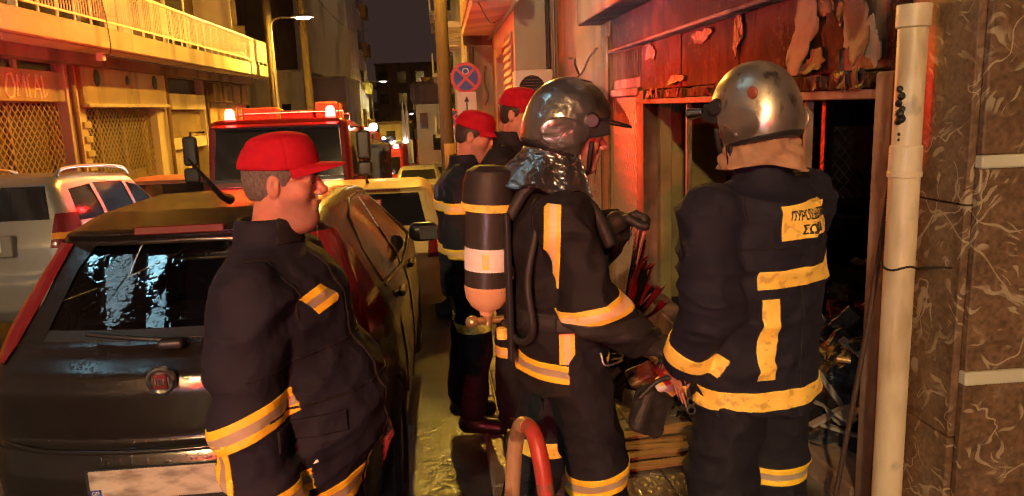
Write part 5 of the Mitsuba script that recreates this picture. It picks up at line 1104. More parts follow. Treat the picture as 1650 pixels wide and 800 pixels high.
    def flap(self, c, along, up, out, L, w, t=.006, mt=None):
        "a pocket flap lying on the jacket"
        return self.patch(self.jm, strip_planes(c, along, up, L, w, out, -.05), up, c, w, mt or 'm_jacket_navy', t, name='pocket_flap')
    def trousers(self, h=.010, mt='m_trousers', seed=2, amp=.006, r=(.098, .085, .078), top=.98):
        J = self.J; pts = np.array([J[k] for k in ('pelvis', 'hipl', 'hipr', 'knl', 'knr', 'anl', 'anr')]); B = Body(pts.min(0) - .16, pts.max(0) + .2, h)
        B.ell(J['pelvis'] + V(-.01, 0, -.03), (.115, .155, .16), .05)
        for n in 'lr':
            B.cap(J['hip' + n], J['kn' + n], r[0], r[1], .035); B.cap(J['kn' + n], J['an' + n] + V(0, 0, .05), r[1], r[2], .03)
        ex = [(J['kn' + n], .12, (0, .2, 1)) for n in 'lr'] + [(J['an' + n] + V(0, 0, .1), .09, (.2, .2, 1)) for n in 'lr']
        self.tm = B.mesh(2, folds(seed, amp, ex)); self.trouser_key = self.put('trousers', self.tm, mt, True); return self.trouser_key
    def boots(self, h=.008):
        J = self.J
        for n in 'lr':
            a, t = J['an' + n], J['toe' + n]; d = t - a; d[2] = 0; d /= np.linalg.norm(d); B = Body(np.minimum(a, t) - .14, np.maximum(a, t) + .2, h); flo = t[2] - .035
            B.cap(a + V(0, 0, .14), a + V(0, 0, -.01), .062, .055, .03); B.cap(a - d * .035 + V(0, 0, -.05), t - d * .02, .046, .045, .03, flat=(V(0, 0, 1), 1.1)); B.plane((0, 0, flo), (0, 0, -1), .006)
            k = self.put('boot', B.mesh(1), 'm_boot', True)
    def band(self, src, p, axis, w, near, R, mt='m_tape', holder=None, t=.003, name='reflective_band', half=None):
        "a strip of tape round src (jm or tm): planes at p +- w/2 along axis, kept within R of the point near"
        axis = V(*axis) / np.linalg.norm(axis); p = V(*p); m, _ = split(src, [(p - axis * w / 2, axis), (p + axis * w / 2, -axis)])
        if m is None: return None
        near = V(*near); m, _ = faces_where(m, lambda c, n: np.linalg.norm((c - near) - ((c - near) @ axis)[:, None] * axis, axis=1) < R)
        if m is None: return None
        if half is not None: m, _ = split(m, half)
        if m is None: return None
        s = shell(m, t); u = ((s.vertices - p) @ axis) / w + .5; return self.put(name, s, mt, True, holder or self.jacket_key, uv=np.c_[u * 0, u])
    def patch(self, src, planes, axis, p, w, mt='m_tape', t=.003, holder=None, name='reflective_band', label=None, comp=None):
        m, _ = split(src, planes)
        if m is None: return None
        if comp is not None: m, _ = faces_where(m, comp)
        if m is None: return None
        axis = V(*axis) / np.linalg.norm(axis); s = shell(m, t); u = ((s.vertices - V(*p)) @ axis) / w + .5; return self.put(name, s, mt, True, holder or self.jacket_key, label, uv=np.c_[u * 0, u])
def strip_planes(p, along, across, L, w, nrm=None, dmin=0.0):
    "half spaces of a rectangle L x w about p; nrm keeps the side of the body facing that way"
    p, along, across = V(*p), V(*along) / np.linalg.norm(along), V(*across) / np.linalg.norm(across)
    o = [(p - along * L / 2, along), (p + along * L / 2, -along), (p - across * w / 2, across), (p + across * w / 2, -across)]
    if nrm is not None: o.append((p + V(*nrm) * dmin, V(*nrm)))
    return o
PG = 'firefighters at the burnt shop'
# --- A: the man in the red cap in the foreground, in profile
A = Person('person', 'man in red cap and banded jacket, in profile in the foreground beside the dark hatchback', -.462, 2.02, .0, -6, 1.79, PG, .90)
A.J.update(chest=V(.02, 0, 1.27), pelvis=V(.03, 0, .95), neck=V(.0, 0, 1.495), head=V(.045, 0, 1.665), hyaw=4., hpitch=3., shr=V(.0, -.205, 1.41), elr=V(-.01, -.265, 1.12), wrr=V(.035, -.275, .87), shl=V(-.02, .21, 1.41), ell=V(.02, .28, 1.14), wrl=V(.16, .22, .96))
A.body(.0042, .005, hands=[dict(n='r', d=(.15, 0, -1), up=(-.2, -1, 0), curl=.45), dict(n='l', d=(.8, -.3, -.5), up=(0, .6, .8), curl=.6)])
A.hair('m_hair_grey', .004, -.05); A.cap(-7, vis=.080)
A.jacket(.008, 'm_jacket_navy', .80, .218, .160, .040, 1, .009, (.082, .076, .070), .105, label='dark padded duty jacket with yellow and grey bands')
A.trousers(seed=4); A.boots()
A.put('collar_flap', shell(split(A.jm, [(A.J['neck'] + V(.04, 0, .0), V(1, 0, 0)), (A.J['neck'] + V(0, 0, .02), V(0, 0, 1))])[0], .004), 'm_jacket_black', True, A.jacket_key)
ad = A.J['wrr'] - A.J['elr']; ad /= np.linalg.norm(ad)
A.band(A.jm, A.J['elr'] + ad * .0, ad + V(.22, 0, 0), .062, A.J['elr'] + ad * .0, .125)
A.band(A.jm, A.J['wrr'] - ad * .065, ad, .055, A.J['wrr'], .115)
A.patch(A.jm, strip_planes(A.J['elr'] + ad * .11 + V(-.06, 0, 0), ad, (1, 0, 0), .17, .05, (0, -1, 0), -.01), (1, 0, 0), A.J['elr'] + ad * .11 + V(-.06, 0, 0), .05)
A.band(A.jm, (0, 0, .855), (-.1, 0, 1), .06, (.03, 0, .85), .5, half=[(V(.02, 0, 0), V(1, 0, 0))])
A.band(A.jm, (0, 0, .855), (.1, 0, 1), .06, (.0, 0, .85), .5, half=[(V(-.10, 0, 0), V(-1, 0, 0))])
A.patch(A.jm, strip_planes((.175, -.14, 1.40), (1, 0, .62), (-.62, 0, 1), .105, .060, (.6, -.8, 0), -.05), (-.62, 0, 1), (.175, -.14, 1.40), .060)
A.band(A.jm, (0, 0, 1.27), (0, 0, 1), .06, (0, 0, 1.27), .6, half=[(V(-.165, 0, 0), V(-1, 0, 0))])
A.put('zip', tube([(.235 + .0 * z, -.02, z) for z in (.86, .95, 1.05)], .003, 5), 'm_steel', True, A.jacket_key) if False else None
A.put('badge_tag', moved(cbox(-.018, .018, -.002, .002, -.004, .004, .001), (.12, -.215, .99), ry=-20), 'm_plate', False, A.jacket_key)

for n in 'lr': A.seam(A.J['sh' + n] + V(0, (-.03 if n == 'l' else .03), 0), (0, 1, .12 if n == 'l' else -.12), A.J['sh' + n] + V(0, 0, .0), .125)
A.seam((A.J['chest'][0] + .165, -.03, 1.2), (0, 1, 0), (.2, 0, 1.2), .5, .012, .004, half=[(V(.10, 0, 0), V(1, 0, 0))], name='zip_placket')
A.seam((0, 0, 1.24), (-.12, 0, 1), (.02, 0, 1.2), .5, half=[(V(.02, 0, 0), V(1, 0, 0))]); A.seam((0, 0, 1.135), (-.05, 0, 1), (.02, 0, 1.1), .5, .006, .003, half=[(V(.06, 0, 0), V(1, 0, 0))])
A.flap((.13, -.2, 1.085), (1, .25, .02), (0, 0, 1), (.5, -.85, 0), .16, .05)
# --- B: helmeted firefighter with the air cylinder, in profile
Bp = Person('person', 'firefighter in mirror-bright helmet with raised visor, carrying an air cylinder', .380, 2.52, .085, -4, 1.79, PG, .95)
Bp.J.update(chest=V(.0, 0, 1.27), neck=V(.0, 0, 1.47), head=V(.055, 0, 1.645), hyaw=6., hpitch=9., shr=V(-.0, -.205, 1.40), elr=V(.07, -.27, 1.14), wrr=V(.235, -.20, 1.0), shl=V(.0, .2, 1.40), ell=V(.10, .25, 1.16), wrl=V(.20, .10, 1.33),
            hipr=V(.02, -.10, .92), knr=V(.10, -.13, .54), anr=V(.085, -.14, .10), toer=V(.25, -.16, .035), hipl=V(-.02, .10, .92), knl=V(-.06, .12, .55), anl=V(-.17, .12, .11), toel=V(.0, .13, .035))
Bp.body(.0045, .0, hands=[dict(n='r', d=(.9, .1, -.3), up=(.2, -.7, .6), curl=.7), dict(n='l', d=(.8, -.2, .3), up=(-.3, .5, .8), curl=.9)], ears=False)
Bp.jacket(.008, 'm_jacket_black', .83, .195, .148, .0, 5, .009, (.078, .071, .062), .09, label='dark firefighting jacket with orange and yellow bands')
Bp.trousers(seed=6, amp=.007, r=(.104, .096, .088)); Bp.boots()
for n in 'lr': Bp.seam(Bp.J['sh' + n] + V(0, (-.03 if n == 'l' else .03), 0), (0, 1, .1 if n == 'l' else -.1), Bp.J['sh' + n], .12)
fa = Bp.J['wrr'] - Bp.J['elr']; fa /= np.linalg.norm(fa)
Bp.band(Bp.jm, Bp.J['elr'] + fa * .02, V(.25, 0, -1), .058, Bp.J['elr'] + fa * .02, .125, 'm_tape_orange')
Bp.band(Bp.jm, (0, 0, .893), (.10, 0, 1), .062, (0, 0, .87), .5, 'm_tape')
Bp.patch(Bp.jm, strip_planes((.0, -.15, 1.03), (0, 0, 1), (1, 0, .0), .20, .050, (0, -1, 0), -.04), (1, 0, 0), (.0, -.15, 1.03), .05, 'm_tape_orange')
Bp.patch(Bp.jm, strip_planes((-.045, -.2, 1.33), (0.05, 0, 1), (1, 0, -.05), .26, .048, (0, -1, 0), .05), (1, 0, -.05), (-.045, -.2, 1.33), .048, 'm_tape_orange')
Bp.band(Bp.tm, Bp.J['knr'] + V(0, 0, -.03), (-.15, 0, 1), .065, Bp.J['knr'], .16, 'm_tape', Bp.trouser_key)
Bp.band(Bp.tm, Bp.J['knl'] + V(0, 0, -.02), (.1, 0, 1), .065, Bp.J['knl'], .16, 'm_tape_worn', Bp.trouser_key)
Bp.put('shoulder_tag', moved(cbox(-.022, .022, -.006, .004, -.020, .020, .003), (.005, -.13, 1.495), rx=-50), 'm_tape_orange', False, Bp.jacket_key)
Bp.put('belt', shell(split(Bp.jm, [(V(0, 0, 1.045), V(0, 0, 1)), (V(0, 0, 1.10), V(0, 0, -1))])[0].submesh([np.arange(len(split(Bp.jm, [(V(0, 0, 1.045), V(0, 0, 1)), (V(0, 0, 1.10), V(0, 0, -1))])[0].faces))], append=True), .006), 'm_strap', True, Bp.jacket_key)
bk = Bp.put('buckle', rbox(-.04, .03, -.265, -.235, 1.05, 1.10, .01), 'm_strap', 30, Bp.jacket_key)
def helmet(P, mt, visor=True, big=1.0, lower=-.070, label=None, curtain=None):
    R = P.hR(); c = P.hp(-.022, 0, .052); Q = lambda *v: c + R @ V(*v); B = Body(c - .24, c + .24, .005)
    B.ell(Q(-.004, 0, 0), (.149 * big, .122 * big, .150 * big), .01, 'add', R); B.ell(Q(-.025, 0, -.055), (.124 * big, .116 * big, .095), .05, 'add', R)
    B.ell(Q(.0, 0, -.01), (.118, .098, .112), .004, 'cut', R); B.ell(Q(-.01, 0, -.09), (.106, .099, .09), .004, 'cut', R)
    B.cap(Q(.170, -.3, -.105), Q(.170, .3, -.105), .135, .135, .02, 'cut'); B.plane(Q(0, 0, lower - .040), R @ V(-.22, 0, -1), .01)
    k = P.put('helmet', B.mesh(1), mt, True, label=label); RM = np.block([[R, np.zeros((3, 1))], [np.zeros((1, 3)), 1]]); at = lambda m, *v: m.apply_transform(RM).apply_translation(Q(*v))
    for s in (-1, 1):
        P.put('visor_hinge', moved(cyl(Q(.050, s * .112 * big, .012), Q(.046, s * .133 * big, .010), .026, .020, 18)), 'm_black_plastic', 30, k)
        P.put('side_plate', at(moved(sphere((0, 0, 0), 1, 3, (.080, .010, .050)), rx=-8 * s), -.035, s * .117 * big, -.038), mt, True, k)
        P.put('hinge_guard', at(moved(rbox(-.042, .042, -.006, .006, -.026, .026, .005), rx=-6 * s, ry=-14), .070, s * .106 * big, -.012), 'm_black_plastic', True, k)
        P.put('chin_strap', tube([Q(.060, s * .104, -.055), Q(.062, s * .092, -.10), P.hp(.055, s * .060, -.108), P.hp(.062, 0, -.122)], .008, 6), 'm_strap', True, k)
    hm = trimesh.Trimesh(*meshkit.arrays(B.mesh(1))[:2], process=False); pn = R @ V(-.22, 0, -1) / math.hypot(.22, 1); pp = Q(0, 0, lower - .040)
    rm, _ = split(hm, [(pp - pn * .014, pn)]); P.put('rim', shell(rm, .004), 'm_black_plastic', True, k)
    if visor:
        U, W_ = 30, 14; vs = []
        for j in range(W_):
            for i in range(U):
                az = math.radians(-80 + 160 * i / (U - 1)); t = j / (W_ - 1); el = math.radians(70 - 62 * t); r = (.150 + .022 * t) * big
                x = .004 + .030 * t + r * 1.04 * math.cos(el) * math.cos(az); y = r * .84 * math.cos(el) * math.sin(az); vs.append(Q(x, y, .004 + r * .95 * math.sin(el) - .02 * t * math.cos(az)))
        f = [(j * U + i, j * U + i + 1, (j + 1) * U + i + 1) for j in range(W_ - 1) for i in range(U - 1)] + [(j * U + i, (j + 1) * U + i + 1, (j + 1) * U + i) for j in range(W_ - 1) for i in range(U - 1)]
        vk_ = P.put('visor', trimesh.Trimesh(np.array(vs), np.array(f), process=False), 'm_visor', True, k, label='clear curved visor pushed up over the brow')
        P.put('visor_lip', tube(np.array(vs)[(W_ - 1) * U:], .0035, 6), 'm_black_plastic', True, k); P.put('visor_lip', tube(np.array(vs)[:U], .003, 6), 'm_black_plastic', True, k)
    if curtain:
        U, W_ = 40, 10; vs = []
        for j in range(W_):
            for i in range(U):
                t = j / (W_ - 1); a = math.radians(62 + 236 * i / (U - 1)); r = .112 + .085 * t ** 1.1 + .012 * t * math.sin(i * 1.3) + .007 * t * math.sin(i * .6 + 2)
                vs.append(Q(-.025 + r * 1.05 * math.cos(a), r * .90 * math.sin(a), lower - .02 - .125 * t + .012 * math.sin(i * .9) * t))
        f = [(j * U + i, j * U + i + 1, (j + 1) * U + i + 1) for j in range(W_ - 1) for i in range(U - 1)] + [(j * U + i, (j + 1) * U + i + 1, (j + 1) * U + i) for j in range(W_ - 1) for i in range(U - 1)]
        P.put('neck_curtain', shell(trimesh.Trimesh(np.array(vs), np.array(f), process=False), .003), curtain, True, k, label='silvered cloth curtain hanging from the helmet over the neck')
    return k
def glove(P, n, d, up, curl, m='m_strap', grow=.005):
    B = Body(P.J['wr' + n] - .16, P.J['wr' + n] + .22, .005); P.hand(B, P.J['wr' + n], d, up, 1 if n == 'l' else -1, curl); dd = P.J['wr' + n] - P.J['el' + n]; dd /= np.linalg.norm(dd)
    B.cap(P.J['wr' + n] - dd * .05, P.J['wr' + n] + dd * .02, .036, .034, .02); B.f -= grow; return P.put('glove', B.mesh(1), m, True)
glove(Bp, 'r', (.9, .1, -.3), (.2, -.7, .6), .7); glove(Bp, 'l', (.8, -.2, .3), (-.3, .5, .8), .9)
helmet(Bp, 'm_helmet_chrome', True, .97, -.075, 'mirror-bright silver fire helmet', 'm_foil')
# air cylinder and harness
TZ = lambda z: -.250 + (z - 1.17) * .06
cyz = lambda m, z: m.apply_transform(rot([0, 1, 0], 3.4)).apply_translation((TZ(z), -.05, z))
tk = Bp.put('air_cylinder', cyl((TZ(1.155), -.05, 1.155), (TZ(1.44), -.05, 1.44), .076, n=36), 'm_tank', 30, label='dark compressed-air cylinder worn upside down')
Bp.put('cylinder_cover', cyz(lathe([(0, .135), (.045, .132), (.074, .115), (.087, .075), (.088, 0), (.077, 0)], 32), 1.435), 'm_tank_cover', 30, tk)
Bp.put('reflective_band', cyz(lathe([(.078, 0), (.0905, .002), (.0905, .026), (.079, .028)], 32), 1.420), 'm_tape_worn', 30, tk)
Bp.put('cylinder_end', cyz(lathe([(0, -.085), (.022, -.085), (.026, -.07), (.052, -.055), (.071, -.025), (.077, .01), (.0765, .02)], 32), 1.15), 'm_tank_end', 30, tk)
lbm = slc(slc(cyl((TZ(1.225), -.05, 1.225), (TZ(1.30), -.05, 1.30), .0775, n=64), (-.255, 0, 0), (-1, -.6, 0)), (0, -.06, 0), (0, -1, 0))
Bp.put('cylinder_label', lbm, 'm_plate', 30, tk, label='white label with an orange square')
lb2 = slc(slc(slc(cyl((TZ(1.235), -.05, 1.235), (TZ(1.285), -.05, 1.285), .0783, n=64), (-.262, 0, 0), (1, 0, 0)), (-.238, 0, 0), (-1, 0, 0)), (0, -.06, 0), (0, -1, 0))
if lb2 is not None: Bp.put('label_mark', lb2, 'm_tape_orange', 30, tk)
vk = Bp.put('valve', cyl((-.252, -.05, 1.07), (-.252, -.05, 1.03), .018, n=12), 'm_brass', 30, tk)
Bp.put('valve_arm', cyl((-.30, -.06, 1.045), (-.20, -.04, 1.045), .012, n=12), 'm_brass', 30, tk)
Bp.put('valve_knob', sphere((-.305, -.065, 1.045), .024, 2, (1, .9, .9)), 'm_brass', True, tk); Bp.put('valve_cap', cyl((-.205, -.10, 1.03), (-.205, -.10, .995), .020, n=14), 'm_tape_worn', 30, tk)
Bp.put('pressure_hose', tube(bez((-.20, -.06, 1.04), (-.15, -.16, 1.0), (-.11, -.24, 1.06), (-.12, -.23, 1.22), (-.08, -.20, 1.40)), .012, 8), 'm_strap', True, tk)
Bp.put('back_plate', rbox(-.19, -.165, -.14, .12, .92, 1.42, .012), 'm_black_plastic', 30, tk)
Bp.put('shoulder_strap', tube(bez((-.17, -.11, 1.40), (-.10, -.115, 1.50), (.0, -.125, 1.505), (.10, -.13, 1.42), (.155, -.13, 1.30)), .020, 8), 'm_strap', True, tk)
Bp.put('waist_hook', tube(bez((.10, -.26, .985), (.11, -.275, .95), (.14, -.27, .95), (.17, -.25, .955)), .004, 5), 'm_steel', True, tk)

# --- C: helmeted firefighter on the right, seen from behind
Cp = Person('person', 'firefighter in satin silver helmet seen from behind, yellow lettered panel on jacket', 1.00, 2.32, .085, 116, 1.805, PG, .95)
Cp.J.update(neck=V(.0, 0, 1.47), head=V(.045, 0.01, 1.655), hyaw=2., hpitch=2., shl=V(-.0, .215, 1.405), ell=V(-.05, .27, 1.12), wrl=V(.085, .235, .91), shr=V(.0, -.215, 1.405), elr=V(.07, -.27, 1.14), wrr=V(.26, -.14, 1.12),
            hipl=V(0, .11, .92), hipr=V(0, -.11, .92), knl=V(.02, .13, .50), knr=V(.03, -.13, .50), anl=V(-.02, .15, .10), anr=V(-.0, -.13, .10))
Cp.body(.0045, .0, hands=[dict(n='l', d=(.45, .0, -.75), up=(-.2, .95, .1), curl=.85), dict(n='r', d=(.9, .3, 0), up=(0, -.3, 1), curl=.5)], ears=False)
Cp.jacket(.008, 'm_jacket_navy', .775, .212, .155, .0, 9, .009, (.081, .074, .064), .085, label='navy firefighting jacket with a yellow name panel')
Cp.trousers(seed=11, amp=.008, r=(.108, .103, .098)); Cp.boots()
Cp.band(Cp.jm, (0, 0, .822), (0, 0, 1), .060, (0, 0, .82), .5, 'm_tape_worn')
Cp.band(Cp.jm, (0, 0, 1.205), (0, 0, 1), .056, (0, -.05, 1.2), .24, 'm_tape_worn', half=[(V(0, 0, 0), V(-1, -.25, 0)), (V(0, .15, 0), V(0, -1, 0))])
for n in 'lr': Cp.seam(Cp.J['sh' + n] + V(0, (-.035 if n == 'l' else .035), 0), (0, 1, .1 if n == 'l' else -.1), Cp.J['sh' + n], .125)
Cp.seam((0, 0, 1.30), (0, 0, 1), (0, 0, 1.3), .22, half=[(V(-.05, 0, 0), V(-1, 0, 0))])
Cp.seam((0, .0, 1.1), (0, 1, 0), (-.1, 0, 1.0), .45, half=[(V(-.05, 0, 0), V(-1, 0, 0)), (V(0, 0, 1.29), V(0, 0, -1))])
cd = Cp.J['wrl'] - Cp.J['ell']; cd /= np.linalg.norm(cd)
Cp.band(Cp.jm, Cp.J['wrl'] - cd * .085, cd, .055, Cp.J['wrl'], .12, 'm_tape_worn')
ce = Cp.J['elr'] - Cp.J['shr']; Cp.band(Cp.jm, Cp.J['elr'] - ce * .12, ce, .055, Cp.J['elr'], .12, 'm_tape_worn')
cs = Cp.J['ell'] - Cp.J['shl']; 
Cp.patch(Cp.jm, strip_planes((-.15, .115, 1.02), (0, 0, 1), (0, 1, .0), .255, .052, (-1, 0, 0), -.05), (0, 1, 0), (-.15, .115, 1.02), .052, 'm_tape_worn')
pc = V(-.15, -.03, 1.375)
Cp.patch(Cp.jm, strip_planes(pc + V(0, .012, 0), (0, 1, -.03), (0, .03, 1), .215, .102, (-1, 0, 0), -.07), (0, 0, 1), pc, .09, 'm_tape_worn', name='name_panel', label='yellow panel with dark Greek lettering')
from scipy.spatial import cKDTree
def decal(P, src, txt, h, c, right, up, out, mt='m_ink', holder=None, bold=True, squeeze=1.0):
    m = subdiv(meshkit.text_mesh(txt, h, .0008, bold), .008); v = m.vertices.copy(); v[:, 0] = (v[:, 0] - v[:, 0].mean()) * squeeze; v[:, 1] -= h / 2
    right, up, out = V(*right), V(*up), V(*out); p = V(*c) + v[:, :1] * right + v[:, 1:2] * up
    keep = src.vertices[((src.vertices - V(*c)) @ out > -.12) & (src.vertex_normals @ out > .1)]; t = cKDTree(np.c_[keep @ right, keep @ up]); d, i = t.query(np.c_[p @ right, p @ up], k=6); w = 1 / (d + .004)
    o = ((keep[i] @ out) * w).sum(1) / w.sum(1); p = p + ((o - p @ out) + .0042 + v[:, 2])[:, None] * out
    return P.put('lettering', trimesh.Trimesh(p, m.faces, process=False), mt, False, holder or P.jacket_key)
decal(Cp, Cp.jm, 'ΠΥΡΟΣΒΕΣΤΙΚΟ', .028, pc + V(0, 0, .020), (0, -1, 0), (0, 0, 1), (-1, 0, 0), squeeze=.62)
decal(Cp, Cp.jm, 'ΣΩΜΑ', .028, pc + V(0, .0, -.024), (0, -1, 0), (0, 0, 1), (-1, 0, 0), squeeze=.9)
Cp.put('badge_button', cyl((-.155, -.20, .90), (-.19, -.22, .90), .010, n=12), 'm_brass', 30, Cp.jacket_key)
for n in 'lr': Cp.band(Cp.tm, Cp.J['an' + n] + V(0, 0, .385), (0, 0, 1), .06, Cp.J['kn' + n], .15, 'm_tape', Cp.trouser_key) if n == 'r' else None
helmet(Cp, 'm_helmet_satin', False, .97, -.075, 'satin silver fire helmet with a black visor hinge')
U_, W_ = 72, 16; vs = []
for j in range(W_):
    for i in range(U_):
        t = j / (W_ - 1); a = 2 * math.pi * i / U_; r = .086 + .040 * t ** .8 + (.006 + .007 * t) * math.sin(5 * a + 5.5 * t + .8 * math.sin(2 * a)) + .004 * math.sin(11 * a - 9 * t)
        vs.append(V(r * math.cos(a) * 1.02, r * math.sin(a) * 1.0, .125 - .115 * t + .022 * t * math.cos(a - 2.2) + .006 * math.sin(3 * a + 7 * t)))
f_ = [(j * U_ + i, (j + 1) * U_ + (i + 1) % U_, j * U_ + (i + 1) % U_) for j in range(W_ - 1) for i in range(U_)] + [(j * U_ + i, (j + 1) * U_ + i, (j + 1) * U_ + (i + 1) % U_) for j in range(W_ - 1) for i in range(U_)]
Cp.put('neck_cloth', shell(trimesh.Trimesh(np.array(vs) + Cp.J['neck'] + V(-.002, 0, .035), np.array(f_), process=False), .004), 'm_neck_cloth', True, label='tan wrinkled neck cloth under the helmet')
Cp.put('helmet_lamp', cyl(Cp.hp(.095, .110, .050), Cp.hp(.150, .116, .046), .013, .020, 14), 'm_chrome', 30, label='small torch clipped to the helmet side')
hR_ = Cp.hR(); hc_ = Cp.hp(-.022, 0, .052); HQ = lambda *v: hc_ + hR_ @ V(*v)
Cp.put('helmet_emblem', sphere(HQ(-.075, .099, .045), .022, 2, (.9, .35, .9)), 'm_emblem', True, label='faded red round emblem on the helmet')
for q_ in ((.01, .120, -.045), (-.075, .108, -.055), (-.03, .121, -.075)): Cp.put('rivet', sphere(HQ(*q_), .006, 2), 'm_chrome', True)
bag = thing('equipment_bag', 'black soft bag held low in the left hand of the right-hand firefighter', 'bag')
hw_ = Cp.M[:3, :3] @ (Cp.J['wrl'] + V(.05, .0, -.10)) + Cp.M[:3, 3]
bm = moved(rbox(-.075, .075, -.035, .035, -.16, .0, .03), ry=32, rz=25); part(bag, 'pouch', rough(rough(subdiv(bm, .015), .022, 11, 2), .008, 30, 4).apply_translation(hw_ + V(-.03, .06, -.03)), 'm_strap', True)
part(bag, 'handle', tube(bez(hw_ + V(-.12, .0, -.03), hw_ + V(-.05, .0, .03), hw_ + V(.03, .0, .03), hw_ + V(.06, .0, -.04)), .009, 6), 'm_strap', True)
part(bag, 'clip', cat([trimesh.creation.torus(.013, .0035, 16, 6).apply_transform(rot([1, 0, 0], 80)).apply_translation(hw_ + V(.035, -.075, -.02 - .03 * k)) for k in range(2)]), 'm_chrome', True)

# --- D: man in a red cap in the middle distance
D = Person('person', 'man in red cap and banded jacket between the pale car and the air cylinder', .130, 4.30, float(ground(4.30)), -8, 1.865, PG, .97)
D.J.update(head=V(.05, 0, 1.635), hyaw=-6., hpitch=14., neck=V(.0, 0, 1.465), wrr=V(.06, -.25, .86), knl=V(-.05, .11, .5), anl=V(-.1, .12, .1), toel=V(.07, .14, .035))
D.body(.006, .004, hands=[dict(n='r', d=(.1, 0, -1), up=(-.2, -1, 0), curl=.4), dict(n='l', d=(.1, 0, -1), up=(-.2, 1, 0), curl=.4)]); D.hair('m_hair_dark', .004, -.05, .006); D.cap(0, h=.006, badge=False)
D.jacket(.010, 'm_jacket_navy', .80, .215, .16, .0, 13, .006, (.084, .076, .068), .10); D.trousers(.013, seed=14); D.boots(.010)
D.band(D.jm, (0, 0, 1.285), (0, 0, 1), .055, (0, 0, 1.28), .6, 'm_tape_orange'); D.band(D.jm, (0, 0, 1.055), (0, 0, 1), .055, (0, 0, 1.05), .6, 'm_tape_orange')
D.band(D.tm, (0, 0, .62), (0, 0, 1), .05, (0, 0, .62), .5, 'm_tape_worn', D.trouser_key)
# --- E: man in a red cap half hidden behind the helmeted firefighter
E_ = Person('person', 'man in a red cap mostly hidden behind the mirror-bright helmet, dark collar turned up', .395, 4.25, float(ground(4.25)) + .02, -24, 1.95, PG, .95)
E_.J.update(head=V(.04, 0, 1.645), hyaw=-10., hpitch=4.)
E_.body(.006, .002, hands=[dict(n='r', d=(.1, 0, -1), up=(-.2, -1, 0), curl=.4), dict(n='l', d=(.1, 0, -1), up=(-.2, 1, 0), curl=.4)]); E_.hair('m_hair_dark', .005, -.05, .006); E_.cap(0, h=.006, badge=False)
E_.jacket(.010, 'm_jacket_black', .80, .21, .155, .0, 17, .006, (.082, .074, .066), .12); E_.trousers(.013, seed=18); E_.boots(.010)
E_.band(E_.tm, (0, 0, .45), (0, 0, 1), .06, (0, 0, .45), .5, 'm_tape_orange', E_.trouser_key)
for k in [k for k in scene if scene[k] is None]: del scene[k]
# ---------------------------------------------------------------- things on the pavement and in the shop
hb = thing('barrier_hoop', 'narrow bent metal tube barrier on the kerb in the very foreground, one leg painted red', 'barrier')
g0 = .07
part(hb, 'pale_leg', tube(bez((.130, 2.14, g0), (.142, 2.13, .45), (.163, 2.10, .80), (.176, 2.075, .905), (.188, 2.045, .945), (.200, 2.01, .955), n=10), .0235, 16), 'm_hoop_pale', True, label='tan painted leg of the hoop')
part(hb, 'red_leg', tube(bez((.200, 2.01, .955), (.212, 1.975, .945), (.222, 1.945, .905), (.234, 1.92, .80), (.258, 1.88, .45), (.275, 1.86, g0), n=10), .0237, 16), 'm_hoop_red', True, label='worn red painted leg of the hoop')
for p in ((.130, 2.14), (.275, 1.86)): part(hb, 'base_plate', cyl((*p, g0 - .01), (*p, g0 + .006), .05, n=18), 'm_steel')
# planks lying on the wet pavement
for i in range(7):
    x0, L = rng.uniform(.72, .82), rng.uniform(.48, .62); y = 3.45 + i * .070
    m = moved(cbox(0, L, -.031, .031, -.009, .009, .003), (x0, y, float(ground(y)) + .022 + .012 * (i % 2)), rz=rng.uniform(-5, 5) + 8, ry=rng.uniform(-2, 2), rx=rng.uniform(-6, 6))
    single('wet_plank', m, 'm_shed_wood', 'wet scorched plank lying on the pavement by the right-hand firefighter', 'plank', group='planks on the pavement')
# leaning iron bar
single('iron_bar', tube([(1.60, 2.90, -.02), (1.665, 2.80, .9), (1.70, 2.74, 1.585)], .011, 8), 'm_rusty_bar', 'thin rusty iron bar leaning against the drainpipe', 'bar', True)
# red awning cloth, folded and burnt
aw = thing('red_awning', 'crumpled dark red burnt awning with pale ribs leaning at the left of the opening', 'awning')
base = V(1.50, 6.1, .02)
for i in range(15):
    t = i / 14; tip = V(1.25 + .30 * t, 4.75 + .55 * math.sin(t * 2.2), .98 - .52 * t + .05 * math.sin(i * 2.1)); a = base + V(-.06 + .10 * t, -.1 * t, .03 * math.sin(i * 1.3)); d = tip - a; s = np.cross(d, V(0, 0, 1)); s /= np.linalg.norm(s); w = .014 + .05 * 1
    pts = []
    for k in range(9):
        u = k / 8; c = a + d * u + V(0, 0, .03 * math.sin(u * 5 + i) * u); pts += [c - s * w * (.15 + u) * .5 + V(0, 0, .02 * u), c + V(0, 0, -.012 * u), c + s * w * (.15 + u) * .5 + V(0, 0, .02 * u)]
    f = []
    for k in range(8):
        for q in (0, 1): A0, B0 = k * 3 + q, k * 3 + q + 1; f += [(A0, B0, B0 + 3), (A0, B0 + 3, A0 + 3)]
    part(aw, 'cloth_fold', shell(trimesh.Trimesh(np.array(pts), np.array(f), process=False), .003), 'm_awning_red' if i % 4 else 'm_soot_wet')
for i in range(5):
    t = (i + .5) / 5; part(aw, 'rib', tube([base + V(0, 0, .02), V(1.24 + .30 * t, 4.74 + .55 * math.sin(t * 2.2), 1.0 - .52 * t)], .006, 5), 'm_awning_pink')
